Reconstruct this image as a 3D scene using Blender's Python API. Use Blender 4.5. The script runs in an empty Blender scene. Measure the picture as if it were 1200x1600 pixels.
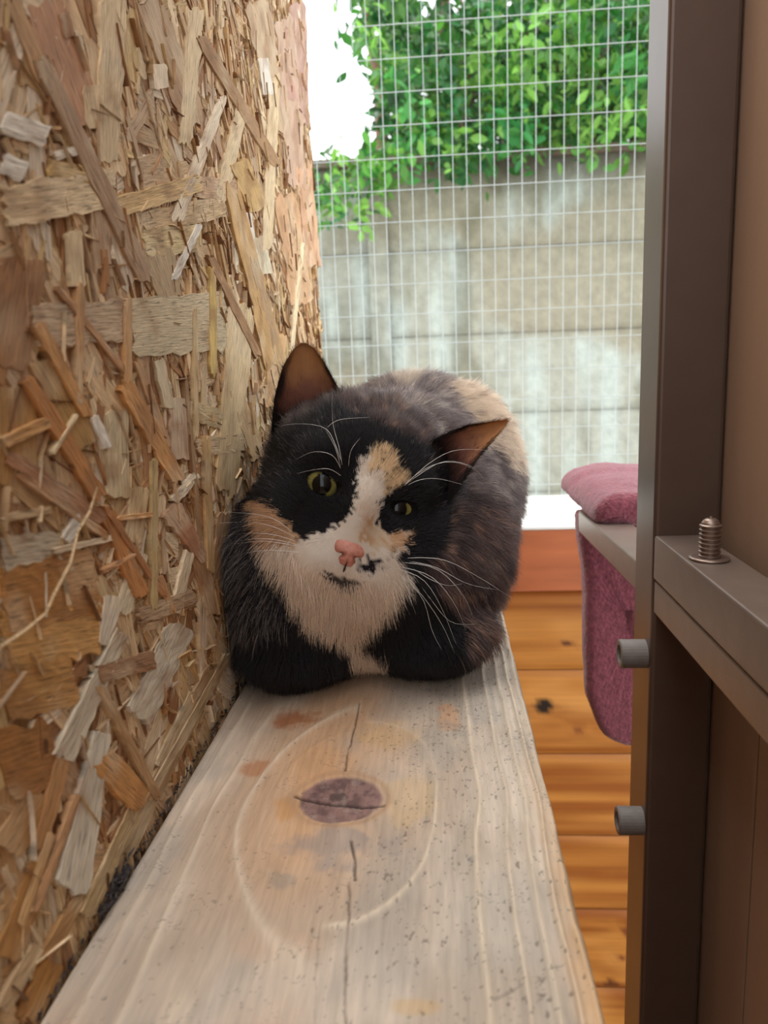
import bpy, math, random
import numpy as np
from mathutils import Matrix, Vector
rng = np.random.default_rng(7)
random.seed(7)
sc = bpy.context.scene

# ------------------------------------------------------------------ camera
F, CH = 1200.0, 0.157          # focal length in pixels of the 1200x1600 frame, height above the plank
nrm = lambda v: v / np.linalg.norm(v)
Yc = nrm(np.array([88, 234, -1200.0]))
_r = math.radians(2.2)
X0 = np.array([math.cos(_r), math.sin(_r), 0]); Xc = nrm(X0 - X0.dot(Yc) * Yc); Zc = np.cross(Xc, Yc)
RC = np.stack([Xc, Yc, Zc], 1); CP = np.array([0, 0, CH])
cd = bpy.data.cameras.new('camera'); cam = bpy.data.objects.new('camera', cd); sc.collection.objects.link(cam)
cd.sensor_fit = 'VERTICAL'; cd.sensor_height = 36; cd.lens = 36 * F / 1600; cd.clip_start = 0.01
cam.matrix_world = Matrix.Translation(Vector(CP)) @ Matrix(RC.T.tolist()).to_4x4()
cd.dof.use_dof = True; cd.dof.focus_distance = 0.362; cd.dof.aperture_fstop = 15.0
sc.camera = cam
# ------------------------------------------------------------------ light
w = bpy.data.worlds.new('world'); sc.world = w; w.use_nodes = True
bg = w.node_tree.nodes['Background']; bg.inputs[0].default_value = (0.93, 0.97, 1.0, 1); bg.inputs[1].default_value = 2.3
sd = bpy.data.lights.new('soft_sun', 'SUN'); sd.energy = 2.2; sd.angle = math.radians(60); sd.color = (1.0, 0.95, 0.88)
so = bpy.data.objects.new('soft_sun', sd); sc.collection.objects.link(so)
so.rotation_euler = Vector((0.34, -0.30, -1.0)).to_track_quat('-Z', 'Y').to_euler()
sc.view_settings.view_transform = 'Standard'; sc.view_settings.look = 'None'
sc.view_settings.exposure = 0.15; sc.view_settings.gamma = 1.0; sc.view_settings.use_curve_mapping = False

# ------------------------------------------------------------------ helpers
def U(px, py, ax, val):
    """point of the photograph brought onto the plane coordinate[ax] = val"""
    d = RC.T @ np.array([px - 600, 800 - py, -F]); t = (val - CP[ax]) / d[ax]
    return CP + t * d
def proj(P):
    c = (P - CP) @ RC.T
    return np.stack([600 + F * c[:, 0] / -c[:, 2], 800 - F * c[:, 1] / -c[:, 2]], 1)
def hsh(ix, iy, iz):
    h = (ix.astype(np.int64) * 374761393 + iy.astype(np.int64) * 668265263 + iz.astype(np.int64) * 2147483647 + 1013) & 0xffffffff
    h = ((h ^ (h >> 13)) * 1274126177) & 0xffffffff
    h = (h ^ (h >> 16)) & 0xffffffff
    return h / 4294967295.0
def noise(x, y, z=0.0):
    x, y, z = np.broadcast_arrays(np.asarray(x, float), np.asarray(y, float), np.asarray(z, float))
    ix, iy, iz = np.floor(x), np.floor(y), np.floor(z); fx, fy, fz = x - ix, y - iy, z - iz
    s = lambda t: t * t * (3 - 2 * t); fx, fy, fz = s(fx), s(fy), s(fz); r = 0
    for a in (0, 1):
        for b in (0, 1):
            for c in (0, 1):
                r = r + hsh(ix + a, iy + b, iz + c) * (fx if a else 1 - fx) * (fy if b else 1 - fy) * (fz if c else 1 - fz)
    return r
def fbm(x, y, z=0.0, o=4):
    r, a, t = 0, 0.5, 0
    for i in range(o):
        r = r + a * noise(np.asarray(x) * 2 ** i + 17.3 * i, np.asarray(y) * 2 ** i, np.asarray(z) * 2 ** i); t += a; a *= 0.5
    return r / t
sstep = lambda a, b, x: (lambda t: t * t * (3 - 2 * t))(np.clip((x - a) / (b - a), 0, 1))
def mix(a, b, t):
    t = np.asarray(t)[..., None]; return np.asarray(a) * (1 - t) + np.asarray(b) * t
def inpoly(P, poly):
    x, y = P[:, 0], P[:, 1]; r = np.zeros(len(P), bool); n = len(poly)
    for i in range(n):
        x1, y1 = poly[i]; x2, y2 = poly[(i + 1) % n]
        if y1 == y2: continue
        r ^= ((y1 > y) != (y2 > y)) & (x < (x2 - x1) * (y - y1) / (y2 - y1) + x1)
    return r
def srgb(r, g, b):
    f = lambda c: ((c / 255 + 0.055) / 1.055) ** 2.4 if c > 10 else c / 255 / 12.92
    return (f(r), f(g), f(b))

def link(o, parent=None):
    sc.collection.objects.link(o)
    if parent is not None: o.parent = parent
    return o
def tag(o, label=None, cat=None, group=None, kind=None):
    if label: o['label'] = label
    if cat: o['category'] = cat
    if group: o['group'] = group
    if kind: o['kind'] = kind
    return o
def empty(name, loc=(0, 0, 0)):
    o = bpy.data.objects.new(name, None); o.location = loc; o.empty_display_size = 0.01; return link(o)
def obj(name, V, Fc, mat, parent=None, smooth=False, col=None, uv=None, bevel=0, seg=2, angle=35):
    """one mesh object; parents here have no rotation or scale, so world coordinates are kept by subtracting their place"""
    me = bpy.data.meshes.new(name); V = np.asarray(V, float)
    if parent is not None:
        q = parent
        while q is not None: V = V - np.array(q.location); q = q.parent
    me.from_pydata(V.tolist(), [], Fc if isinstance(Fc, list) else Fc.tolist())
    if col is not None:
        c = np.concatenate([np.asarray(col, float), np.ones((len(V), 1))], 1).astype(np.float32)
        me.color_attributes.new('Col', 'FLOAT_COLOR', 'POINT').data.foreach_set('color', c.ravel())
    if uv is not None:
        me.attributes.new('grain', 'FLOAT_VECTOR', 'POINT').data.foreach_set('vector', np.asarray(uv, np.float32).ravel())
    if smooth: me.polygons.foreach_set('use_smooth', [True] * len(me.polygons))
    if mat: me.materials.append(mat)
    o = link(bpy.data.objects.new(name, me), parent)
    if bevel:
        m = o.modifiers.new('bevel', 'BEVEL'); m.width = bevel; m.segments = seg; m.limit_method = 'ANGLE'
    return o
BF = [[0, 1, 3, 2], [4, 6, 7, 5], [0, 4, 5, 1], [2, 3, 7, 6], [0, 2, 6, 4], [1, 5, 7, 3]]
def box(name, lo, hi, mat, parent=None, **k):
    V = [(x, y, z) for x in (lo[0], hi[0]) for y in (lo[1], hi[1]) for z in (lo[2], hi[2])]
    return obj(name, V, BF, mat, parent, **k)
def tube_mesh(pts, rads, n=8, cap=True):
    pts = np.asarray(pts, float); m = len(pts); V = []; Fc = []
    for i in range(m):
        t = nrm(pts[min(i + 1, m - 1)] - pts[max(i - 1, 0)]); a = np.array([0, 0, 1.0]) if abs(t[2]) < 0.9 else np.array([1.0, 0, 0])
        s = nrm(np.cross(t, a)); b = np.cross(s, t)
        for k in range(n):
            th = 2 * math.pi * k / n; V.append(pts[i] + rads[i] * (math.cos(th) * s + math.sin(th) * b))
    for i in range(m - 1):
        for k in range(n): Fc.append([i * n + k, i * n + (k + 1) % n, (i + 1) * n + (k + 1) % n, (i + 1) * n + k])
    if cap: Fc.append(list(range(n))); Fc.append([(m - 1) * n + k for k in range(n)][::-1])
    return V, Fc
def join(parts):
    V, Fc, n = [], [], 0
    for v, f in parts:
        V += [tuple(p) for p in v]; Fc += [[i + n for i in q] for q in f]; n += len(v)
    return V, Fc
def grid_faces(nu, nv):
    i = np.arange((nu - 1) * (nv - 1)); a = (i // (nv - 1)) * nv + i % (nv - 1)
    return np.stack([a, a + nv, a + nv + 1, a + 1], 1)

# ------------------------------------------------------------------ materials
def mat(name, color=(0.5, 0.5, 0.5), rough=0.6, metal=0.0, spec=0.5, attr=None, nz=None, bump=None, sheen=0, grain=None, build=None):
    m = bpy.data.materials.new(name); m.use_nodes = True; nt = m.node_tree; N = nt.nodes; L = nt.links; b = N['Principled BSDF']
    b.inputs['Roughness'].default_value = rough; b.inputs['Metallic'].default_value = metal; b.inputs['Specular IOR Level'].default_value = spec
    if sheen: b.inputs['Sheen Weight'].default_value = sheen
    if attr:
        a = N.new('ShaderNodeAttribute'); a.attribute_name = attr; out = a.outputs['Color']
    else:
        a = N.new('ShaderNodeRGB'); a.outputs[0].default_value = (*color, 1); out = a.outputs[0]
    if grain:      # streaks that run along the strand or the board
        g = N.new('ShaderNodeAttribute'); g.attribute_name = 'grain'; src = g.outputs['Vector']
        mp = N.new('ShaderNodeMapping'); mp.inputs['Scale'].default_value = grain['scale']; L.new(src, mp.inputs['Vector'])
        t = N.new('ShaderNodeTexNoise'); t.inputs['Scale'].default_value = 1; t.inputs['Detail'].default_value = 5; t.inputs['Roughness'].default_value = 0.65
        L.new(mp.outputs[0], t.inputs['Vector'])
        r = N.new('ShaderNodeMapRange'); r.inputs['From Min'].default_value = 0.25; r.inputs['From Max'].default_value = 0.75
        r.inputs['To Min'].default_value = grain['lo']; r.inputs['To Max'].default_value = grain['hi']; L.new(t.outputs[0], r.inputs['Value'])
        fac = r.outputs[0]
        if grain.get('cracks'):
            mp2 = N.new('ShaderNodeMapping'); mp2.inputs['Scale'].default_value = grain['cracks']; L.new(src, mp2.inputs['Vector'])
            t2 = N.new('ShaderNodeTexNoise'); t2.inputs['Scale'].default_value = 1; t2.inputs['Detail'].default_value = 3; L.new(mp2.outputs[0], t2.inputs['Vector'])
            r2 = N.new('ShaderNodeMapRange'); r2.inputs['From Min'].default_value = 0.33; r2.inputs['From Max'].default_value = 0.42; r2.inputs['To Min'].default_value = 0.5; r2.inputs['To Max'].default_value = 1.0; L.new(t2.outputs[0], r2.inputs['Value'])
            mm = N.new('ShaderNodeMath'); mm.operation = 'MULTIPLY'; L.new(r.outputs[0], mm.inputs[0]); L.new(r2.outputs[0], mm.inputs[1]); fac = mm.outputs[0]
        mx = N.new('ShaderNodeVectorMath'); mx.operation = 'SCALE'; L.new(out, mx.inputs[0]); L.new(fac, mx.inputs['Scale']); out = mx.outputs[0]
        bp = N.new('ShaderNodeBump'); bp.inputs['Strength'].default_value = grain.get('bs', 0.6); bp.inputs['Distance'].default_value = grain.get('bd', 0.0006)
        L.new(t.outputs[0], bp.inputs['Height']); L.new(bp.outputs[0], b.inputs['Normal'])
    if nz:         # (scale, lo, hi)
        tc = N.new('ShaderNodeTexCoord'); mp = N.new('ShaderNodeMapping'); mp.inputs['Scale'].default_value = nz[3] if len(nz) > 3 else (1, 1, 1)
        L.new(tc.outputs['Object'], mp.inputs['Vector'])
        t = N.new('ShaderNodeTexNoise'); t.inputs['Scale'].default_value = nz[0]; t.inputs['Detail'].default_value = 4; L.new(mp.outputs[0], t.inputs['Vector'])
        r = N.new('ShaderNodeMapRange'); r.inputs['From Min'].default_value = 0.3; r.inputs['From Max'].default_value = 0.7
        r.inputs['To Min'].default_value = nz[1]; r.inputs['To Max'].default_value = nz[2]; L.new(t.outputs[0], r.inputs['Value'])
        mx = N.new('ShaderNodeVectorMath'); mx.operation = 'SCALE'; L.new(out, mx.inputs[0]); L.new(r.outputs[0], mx.inputs['Scale']); out = mx.outputs[0]
    if bump:       # (scale, distance)
        tc = N.new('ShaderNodeTexCoord'); t = N.new('ShaderNodeTexNoise'); t.inputs['Scale'].default_value = bump[0]; t.inputs['Detail'].default_value = 3
        L.new(tc.outputs['Object'], t.inputs['Vector']); bp = N.new('ShaderNodeBump'); bp.inputs['Strength'].default_value = 0.6
        bp.inputs['Distance'].default_value = bump[1]; L.new(t.outputs[0], bp.inputs['Height']); L.new(bp.outputs[0], b.inputs['Normal'])
    L.new(out, b.inputs['Base Color'])
    return m
M = {}
M['strand'] = mat('wood_strand', rough=0.75, spec=0.25, attr='Col', grain=dict(scale=(75, 1500, 30), lo=0.60, hi=1.36, bs=0.9, bd=0.0008, cracks=(110, 1300, 11)))
M['osb_core'] = mat('board_core', srgb(150, 108, 70), 0.85, nz=(220, 0.4, 1.3, (1, 1, 0.5)), bump=(300, 0.002))
M['plank'] = mat('weathered_plank', rough=0.62, spec=0.35, attr='Col', grain=dict(scale=(520, 40, 1), lo=0.78, hi=1.16, bs=0.45, bd=0.0003))
M['pine'] = mat('varnished_pine', rough=0.42, spec=0.4, attr='Col', grain=dict(scale=(9, 260, 1), lo=0.86, hi=1.12, bs=0.1, bd=0.0002))
M['sill_wood'] = mat('sill_beam_wood', srgb(178, 100, 58), 0.55, nz=(60, 0.8, 1.15, (0.15, 1, 1)))
M['white_paint'] = mat('white_gloss_paint', (0.85, 0.85, 0.8), 0.4, nz=(20, 0.93, 1.03))
M['metal'] = mat('bronze_painted_metal', srgb(122, 106, 96), 0.33, 0.25, nz=(90, 0.9, 1.08), bump=(600, 0.0001))
M['metal_dark'] = mat('bronze_painted_metal_post', srgb(94, 75, 64), 0.34, 0.3, nz=(60, 0.93, 1.05))
M['steel'] = mat('dull_steel', srgb(150, 130, 118), 0.38, 0.8, nz=(400, 0.75, 1.15))
M['rubber'] = mat('grey_plastic', srgb(125, 116, 110), 0.5, nz=(300, 0.9, 1.08))
M['hole'] = mat('dark_bore', (0.02, 0.018, 0.016), 0.8)
M['clad'] = mat('brown_cladding', srgb(156, 126, 104), 0.5, nz=(30, 0.9, 1.08, (1, 1, 0.06)), bump=(200, 0.0003))
M['wire'] = mat('galvanised_wire', srgb(172, 178, 176), 0.4, 0.3)
M['leaf'] = mat('green_leaf', rough=0.42, attr='Col', spec=0.5)
M['bark'] = mat('bark', srgb(120, 92, 74), 0.9, nz=(12, 0.6, 1.2))
M['conc'] = mat('weathered_concrete', rough=0.9, attr='Col', nz=(26, 0.85, 1.12), bump=(60, 0.01))
M['ground'] = mat('paving', srgb(150, 145, 135), 0.9, nz=(5, 0.8, 1.1))
M['fleece'] = mat('fleece', srgb(126, 66, 76), 0.95, spec=0.1, nz=(260, 0.72, 1.25), bump=(420, 0.003), sheen=0.3)
M['fur'] = mat('fur_hair', rough=0.5, spec=0.35, attr='Col')
M['skin'] = mat('fur_skin', rough=0.8, spec=0.1, attr='Col')
M['nose'] = mat('nose_leather', rough=0.45, spec=0.4, attr='Col', bump=(1500, 0.0003))
M['whisker'] = mat('white_whisker', (0.85, 0.83, 0.8), 0.35)
M['debris'] = mat('dark_debris', srgb(52, 46, 46), 0.9, nz=(400, 0.5, 2.0))
M['shed'] = mat('shed_board', srgb(150, 120, 92), 0.8, nz=(12, 0.85, 1.1, (1, 1, 0.1)))
M['leafy'] = M['leaf']

# translucent leaves
_nt = M['leaf'].node_tree; _b = _nt.nodes['Principled BSDF']; _t = _nt.nodes.new('ShaderNodeBsdfTranslucent'); _m = _nt.nodes.new('ShaderNodeMixShader'); _m.inputs[0].default_value = 0.35
_a = [n for n in _nt.nodes if n.type == 'ATTRIBUTE'][0]; _nt.links.new(_a.outputs['Color'], _t.inputs['Color'])
_nt.links.new(_b.outputs[0], _m.inputs[1]); _nt.links.new(_t.outputs[0], _m.inputs[2]); _nt.links.new(_m.outputs[0], _nt.nodes['Material Output'].inputs[0])

# ------------------------------------------------------------------ SETTING
WX = -0.1065                   # face of the strand board on the left
osb = box('wall_left', (WX - 0.016, -0.25, -0.90), (WX, 0.700, 0.54), M['osb_core'], bevel=0.001); tag(osb, kind='structure')

# right side: brown tongue and groove cladding, boards upright
CX = 0.1365
wr = tag(box('wall_right', (CX + 0.007, -0.35, -0.9), (CX + 0.03, 0.42, 0.85), M['hole']), kind='structure')
edges = [0.418, 0.3255, 0.262, 0.198, 0.134, 0.07, 0.006, -0.06, -0.12, -0.18, -0.24, -0.30]
for a, b in zip(edges[1:], edges[:-1]):
    box('cladding_board', (CX, a + 0.0007, -0.9), (CX + 0.012, b - 0.0007, 0.85), M['clad'], wr, bevel=0.0006)
tag(box('wall_back_occluder', (-0.5, -0.50, -0.9), (0.6, -0.46, 0.16), M['shed']), kind='structure')  # unseen low wall, added to block light and darken the lower post
# floor and far wall below the window
fl = tag(box('floor', (-0.7, -0.7, -0.93), (1.2, 0.86, -0.9), M['shed']), kind='structure')
PY = 0.87
wf = tag(box('wall_far', (-0.9, PY + 0.010, -0.9), (1.2, PY + 0.05, -0.10), M['shed']), kind='structure')
ys = [925, 1048, 1180, 1308, 1423, 1545]
zs = [U(900, y, 1, PY)[2] for y in ys]; dz = (zs[0] - zs[-1]) / 5
zs = [-0.012 - 0.03] + zs[0:] + [zs[-1] - dz * k for k in range(1, 8)]
zs = zs[1:]; knots = [U(x, y, 1, PY) for x, y in ((850, 1103), (887, 1005), (985, 1455), (972, 1495), (955, 1538), (838, 1470), (905, 1140))]
kr = [0.012, 0.006, 0.011, 0.006, 0.009, 0.008, 0.006]
kc = [(0.02, 0.012, 0.008), (0.09, 0.02, 0.01), (0.2, 0.045, 0.015), (0.2, 0.045, 0.015), (0.12, 0.03, 0.01), (0.15, 0.04, 0.01), (0.25, 0.08, 0.02)]
def pine_board(z0, z1, name, k, y0=PY, x0=-0.5, x1=0.9):
    nx, nz_ = 280, 18; xs = np.linspace(x0, x1, nx); zz = np.linspace(z0 + 0.0005, z1 - 0.0005, nz_)
    X, Z = np.meshgrid(xs, zz, indexing='ij'); X, Z = X.ravel(), Z.ravel()
    e = np.minimum(Z - z0, z1 - Z); Y = y0 + 0.004 * (1 - sstep(0, 0.004, e))
    Zd = Z.copy(); kd = np.full(len(X), 9.0); c = np.zeros((len(X), 3))
    for (p, r) in zip(knots, kr):
        d = np.hypot(X - p[0], (Z - p[2]) * 1.3); Zd += 0.012 * 1.0 * np.exp(-(d / (r * 2.0)) ** 2) * np.sign(Z - p[2] + 1e-9)
    g = fbm(X * 2.5 + k * 9, Zd * 75, k, 4); g2 = fbm(X * 8, Zd * 20, k + 3., 3)
    c = mix(srgb(196, 130, 58), srgb(150, 84, 30), sstep(0.35, 0.72, g)); c = mix(c, np.array(srgb(226, 162, 88)), 0.5 * sstep(0.5, 0.8, g2))
    for (p, r, q) in zip(knots, kr, kc):
        d = np.hypot(X - p[0], (Z - p[2]) * 1.3) + 0.002 * (noise(X * 300, Z * 300) - .5); c = mix(c, np.array(q), 1 - sstep(r * 0.75, r * 1.15, d))
    V = np.stack([X, Y, Z], 1); F1 = grid_faces(nx, nz_)[:, ::-1]
    # closed back so the board has thickness
    n0 = len(V); B = np.array([[x0, y0 + .009, z0], [x0, y0 + .009, z1], [x1, y0 + .009, z0], [x1, y0 + .009, z1]])
    V = np.concatenate([V, B]); c = np.concatenate([c, np.tile(srgb(168, 92, 34), (4, 1))])
    Fc = F1.tolist() + [[n0, n0 + 2, n0 + 3, n0 + 1], [0, n0, n0 + 1, nz_ - 1]]
    uv = np.stack([V[:, 0], V[:, 2], np.full(len(V), k * 1.0)], 1)
    return obj(name, V, Fc, M['pine'], wf, smooth=True, col=c, uv=uv)
for i in range(len(zs) - 1):
    if zs[i + 1] < -0.9: break
    pine_board(zs[i + 1], zs[i], 'pine_board', i + 1)
pine_board(zs[0], zs[0] + 0.05, 'pine_board', 40)
# window sill: white top on a reddish beam
SY = 0.80
zt = U(850, 822, 1, SY)[2]; zb = U(850, 925, 1, SY)[2]
sill = tag(empty('window_1', (0, SY, zb)), kind='structure')
box('sill_beam', (-0.5, SY, zb), (0.9, SY + 0.10, zt - 0.004), M['sill_wood'], sill, bevel=0.002)
box('sill_board', (-0.5, SY - 0.001, zt - 0.004), (0.9, 0.985, zt), M['white_paint'], sill, bevel=0.001)
# wire mesh of the window, each wire a part
MY = 0.962
mesh = tag(empty('wire_mesh', (0, MY, zt)), 'galvanised welded wire mesh of upright rectangles across the window behind the cat', 'mesh')
wr_ = 0.00050
for k in range(42):
    x = -0.30 + k * 0.0160; V, Fc = tube_mesh([(x, MY, zt + 0.001), (x, MY, 0.90)], [wr_] * 2, 6); obj('wire', V, Fc, M['wire'], mesh, smooth=True)
z_top = U(1005, 10, 1, MY)[2]
for k in range(-4, 25):
    z = z_top - k * 0.0356
    if z < zt + 0.004: break
    V, Fc = tube_mesh([(-0.32, MY - 2 * wr_, z), (0.38, MY - 2 * wr_, z)], [wr_] * 2, 6); obj('wire', V, Fc, M['wire'], mesh, smooth=True)

# outside: prefabricated concrete wall with a post, paving, shrub
gd = tag(box('ground', (-8, 0.99, -1.3), (8, 14, -1.25), M['ground']), kind='structure')
CY = 3.0
cw = tag(empty('concrete_wall', (0, CY, -1.25)), 'weathered pale grey concrete panel wall below the green shrub', 'wall')
rows = [255, 385, 520, 645, 770]
zr = [U(800, y, 1, CY)[2] for y in rows]; zr = [U(800, 247, 1, CY)[2]] + zr[1:]; d_ = 0.33
while zr[-1] > -1.24: zr.append(max(-1.25, zr[-1] - d_))
xp = U(596, 400, 1, CY)[0]
def conc_panel(x0, x1, z0, z1, k, name='concrete_panel', y=CY, dark=0.0, th=0.06):
    nx, nz_ = max(6, int((x1 - x0) / 0.02)), max(6, int((z1 - z0) / 0.02)); xs = np.linspace(x0, x1, nx); zz = np.linspace(z0 + .001, z1 - .001, nz_)
    X, Z = np.meshgrid(xs, zz, indexing='ij'); X, Z = X.ravel(), Z.ravel(); e = np.minimum(Z - z0, z1 - Z)
    Y = y + 0.006 * (1 - sstep(0, 0.012, e)) + 0.006 * (fbm(X * 9, Z * 9, k) - .5)
    a = fbm(X * 2.2, Z * 3.2, 5.0, 4); st = fbm(X * 14, Z * 1.5, 9.0, 4); pnt = sstep(0.42, 0.58, fbm(X * 2.6 + 4, Z * 2.4, 2.0, 3) - 0.22 * (Z - 0.15) + 0.03)
    c = mix(srgb(176, 168, 146), srgb(142, 136, 112), sstep(0.35, 0.65, a))
    c = mix(c, np.array(srgb(206, 214, 204)), 0.75 * pnt * (0.45 + 0.8 * (st > 0.42) * sstep(.42, .6, st)))
    c = mix(c, np.array(srgb(112, 106, 78)), 0.6 * sstep(0.55, 0.72, fbm(X * 9, Z * 2.2, 12., 4)))
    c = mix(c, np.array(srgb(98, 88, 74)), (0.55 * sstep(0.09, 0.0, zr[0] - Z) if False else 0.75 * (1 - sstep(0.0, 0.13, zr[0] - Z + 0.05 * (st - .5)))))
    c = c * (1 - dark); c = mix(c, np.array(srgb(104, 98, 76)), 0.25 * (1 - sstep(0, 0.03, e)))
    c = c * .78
    V = np.stack([X, Y, Z], 1); n0 = len(V)
    V = np.concatenate([V, [[x0, y + th, z0], [x0, y + th, z1], [x1, y + th, z0], [x1, y + th, z1]]]); c = np.concatenate([c, np.full((4, 3), .3)])
    Fc = grid_faces(nx, nz_)[:, ::-1].tolist() + [[n0, n0 + 2, n0 + 3, n0 + 1], [nz_ - 1, n0 + 1, n0 + 3, nx * nz_ - 1], [0, n0, n0 + 1, nz_ - 1][::-1]]
    return obj(name, V, Fc, M['conc'], cw, smooth=True, col=c)
for i in range(len(zr) - 1):
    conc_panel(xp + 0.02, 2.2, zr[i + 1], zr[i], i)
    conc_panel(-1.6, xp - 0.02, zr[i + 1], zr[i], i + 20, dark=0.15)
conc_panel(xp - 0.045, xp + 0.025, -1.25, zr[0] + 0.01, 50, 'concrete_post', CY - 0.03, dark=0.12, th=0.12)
box('wall_cap', (-1.6, CY - 0.015, zr[0]), (2.2, CY + 0.09, zr[0] + 0.03), mat('cap', srgb(120, 104, 88), 0.9, nz=(9, .7, 1.15)), cw, bevel=0.004)

# ------------------------------------------------------------------ PLANK
kp = U(532, 1247, 2, 0); kx, ky = kp[0], kp[1]
krx = (U(602, 1250, 2, 0)[0] - U(463, 1245, 2, 0)[0]) / 2; kry = (U(532, 1210, 2, 0)[1] - U(532, 1287, 2, 0)[1]) / 2
PL, PR = -0.1035, 0.0363
rR = [U(x, 1302, 2, 0)[0] - kx for x in (676, 752, 798, 830, 853, 872)]
rL = [kx - U(x, 1302, 2, 0)[0] for x in (398, 362, 312, 268, 232)]
rL = [0.0] + rL
asp = abs(U(600, 1440, 2, 0)[1] - ky) / rR[0]
def plank_field(X, Y):
    dx, dy = X - kx, Y - ky; wob = 0.0016 * (noise(X * 40, Y * 14) - .5) + 0.0022 * (noise(X * 15, Y * 30, 3.) - .5)
    s = 0.040 - .026 * sstep(.024, .048, np.abs(dx)); a = np.abs(dy) / (asp * .86); q = np.sqrt(dx ** 2 + s * s * (1 - np.exp(-(a / s) ** 2))) + wob; return q, dx, dy
    q1 = np.sqrt(dx ** 2 + a ** 2); q = mix(q1[:, None], q[:, None], sstep(0.02, 0.034, np.abs(dx)))[:, 0] + wob
    return q, dx, dy
def plank_color(X, Y):
    q, dx, dy = plank_field(X, Y); side = dx > 0
    h = np.zeros(len(X)); ridge = np.zeros(len(X)); phase = np.zeros(len(X))
    for sidev, rr in ((True, rR), (False, rL[1:])):
        m = side == sidev; ext = list(rr) + [rr[-1] + 0.012 * k for k in range(1, 5)]; prev = 0.012
        for i, r in enumerate(ext):
            wdt = 0.0008 + 0.0003 * (i % 2); amp = (1.0 if sidev else 0.6) * (0.7 + 0.5 * hsh(np.array(i), np.array(int(sidev)), np.array(0)))
            if not sidev and i == 0: amp *= .3
            qq_ = ((np.abs(dx)) ** 2.5 + (np.abs(dy) / asp) ** 2.5) ** .4 + 0.003 * (noise(X * 30, Y * 22, 8.) - .5) if i == 0 else q
            g = np.exp(-((qq_ - r) / wdt) ** 2) * m * amp * ((.35 + .65 * sstep(.02, -.01, dy)) * (sstep(.001, .006, dx) if sidev else sstep(.008, .022, -dx)) if i == 0 else 1); ridge = np.maximum(ridge, g)
            inb = m & (q > prev) & (q <= r); t = (q - prev) / max(r - prev, 1e-4); h += np.where(inb, -0.0005 * t * (1 - t) * 4, 0); phase = np.where(inb, t, phase); prev = r
    n1 = fbm(X * 55, Y * 30, 1., 4); n2 = fbm(X * 140, Y * 90, 7., 4); n3 = fbm(X * 22, Y * 14, 4., 3)
    c = mix(srgb(212, 196, 178), srgb(188, 171, 153), sstep(0.3, 0.7, n1))
    warm = np.exp(-((dx + 0.012) / 0.032) ** 2 - (np.maximum(dy - 0.0, 0) / 0.14) ** 2 - (np.minimum(dy, 0) / 0.055) ** 2)
    c = mix(c, np.array(srgb(206, 160, 118)), np.clip(1.15 * warm * (0.5 + n3), 0, .95))
    c = mix(c, np.array(srgb(206, 168, 138)), 0.4 * sstep(0.5, 0.75, n3))
    gry = sstep(0.5, 0.68, fbm(X * 28 + 3, Y * 20, 9., 4)); c = mix(c, np.array(srgb(160, 154, 146)), 0.4 * gry)
    c = mix(c, np.array(srgb(168, 158, 142)), 0.35 * sstep(0.55, 1, phase) * (np.abs(dx) > rR[0] * 0.9) * side)
    # stains of their own: below the knot grey, beside and above it rusty
    def blob(px, py, rx, ry, col, a, ns=120):
        nonlocal c
        p = U(px, py, 2, 0); e = U(px + rx, py, 2, 0); f = U(px, py + ry, 2, 0)
        d = np.hypot((X - p[0]) / abs(e[0] - p[0]), (Y - p[1]) / abs(f[1] - p[1])) + 1.5 * (fbm(X * ns, Y * ns, px, 3) - .5)
        c = mix(c, np.array(srgb(*col)), a * (1 - sstep(0.5, 1.15, d)))
    blob(525, 1320, 80, 32, (142, 136, 134), 0.55); blob(445, 1375, 28, 16, (150, 142, 130), 0.5)
    blob(462, 1120, 46, 17, (166, 92, 44), 0.75); blob(395, 1200, 30, 14, (180, 112, 62), 0.6); blob(445, 1262, 24, 26, (204, 150, 92), 0.6)
    blob(700, 1120, 22, 26, (214, 158, 112), 0.6); blob(690, 1170, 40, 60, (156, 150, 140), 0.4); blob(600, 1150, 60, 30, (206, 168, 116), 0.45)
    blob(740, 1342, 10, 7, (140, 134, 130), 0.7, 10); blob(650, 1570, 40, 14, (206, 166, 104), 0.45); blob(430, 1470, 60, 40, (206, 168, 138), 0.35)
    blob(640, 1250, 45, 40, (208, 176, 130), 0.5)
    c = mix(c, np.array(srgb(228, 210, 186)), 0.75 * ridge); h += 0.0006 * ridge
    # golden worn right arris and long edge
    er = PR - X; c = mix(c, np.array(srgb(206, 152, 84)), 0.55 * (1 - sstep(0.002, 0.010, er + 0.006 * (n2 - .5))) * sstep(0.35, 0.15, Y) )
    # dark specks, stronger in the soft bands on the right
    sp = fbm(X * 900, Y * 620, 5., 3); lim = 0.785 - 0.055 * (phase > .3) * side * sstep(0.015, 0.03, q) + 0.03 * (~side)
    spots = sstep(lim, lim + 0.035, sp + 0.05 * (n1 - .5)); c = mix(c, np.array(srgb(84, 74, 66)), 0.6 * spots); h -= 0.0003 * spots
    # fine curly cracks
    cr = np.abs(fbm(X * 170, Y * 260, 2., 3) - 0.5); cm = (1 - sstep(0.0, 0.012, cr)) * sstep(0.56, 0.66, fbm(X * 60, Y * 45, 8., 2)); c = mix(c, np.array(srgb(96, 88, 80)), 0.6 * cm)
    # faint cross scratches
    for (a, b_, s_) in (((255, 765), (470, 770), 1),):
        pass
    # knot
    kd = np.hypot(dx / krx, dy / kry) + 0.10 * (fbm(X * 160, Y * 160, 6., 3) - .5); kn = 1 - sstep(0.86, 0.98, kd)
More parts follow.
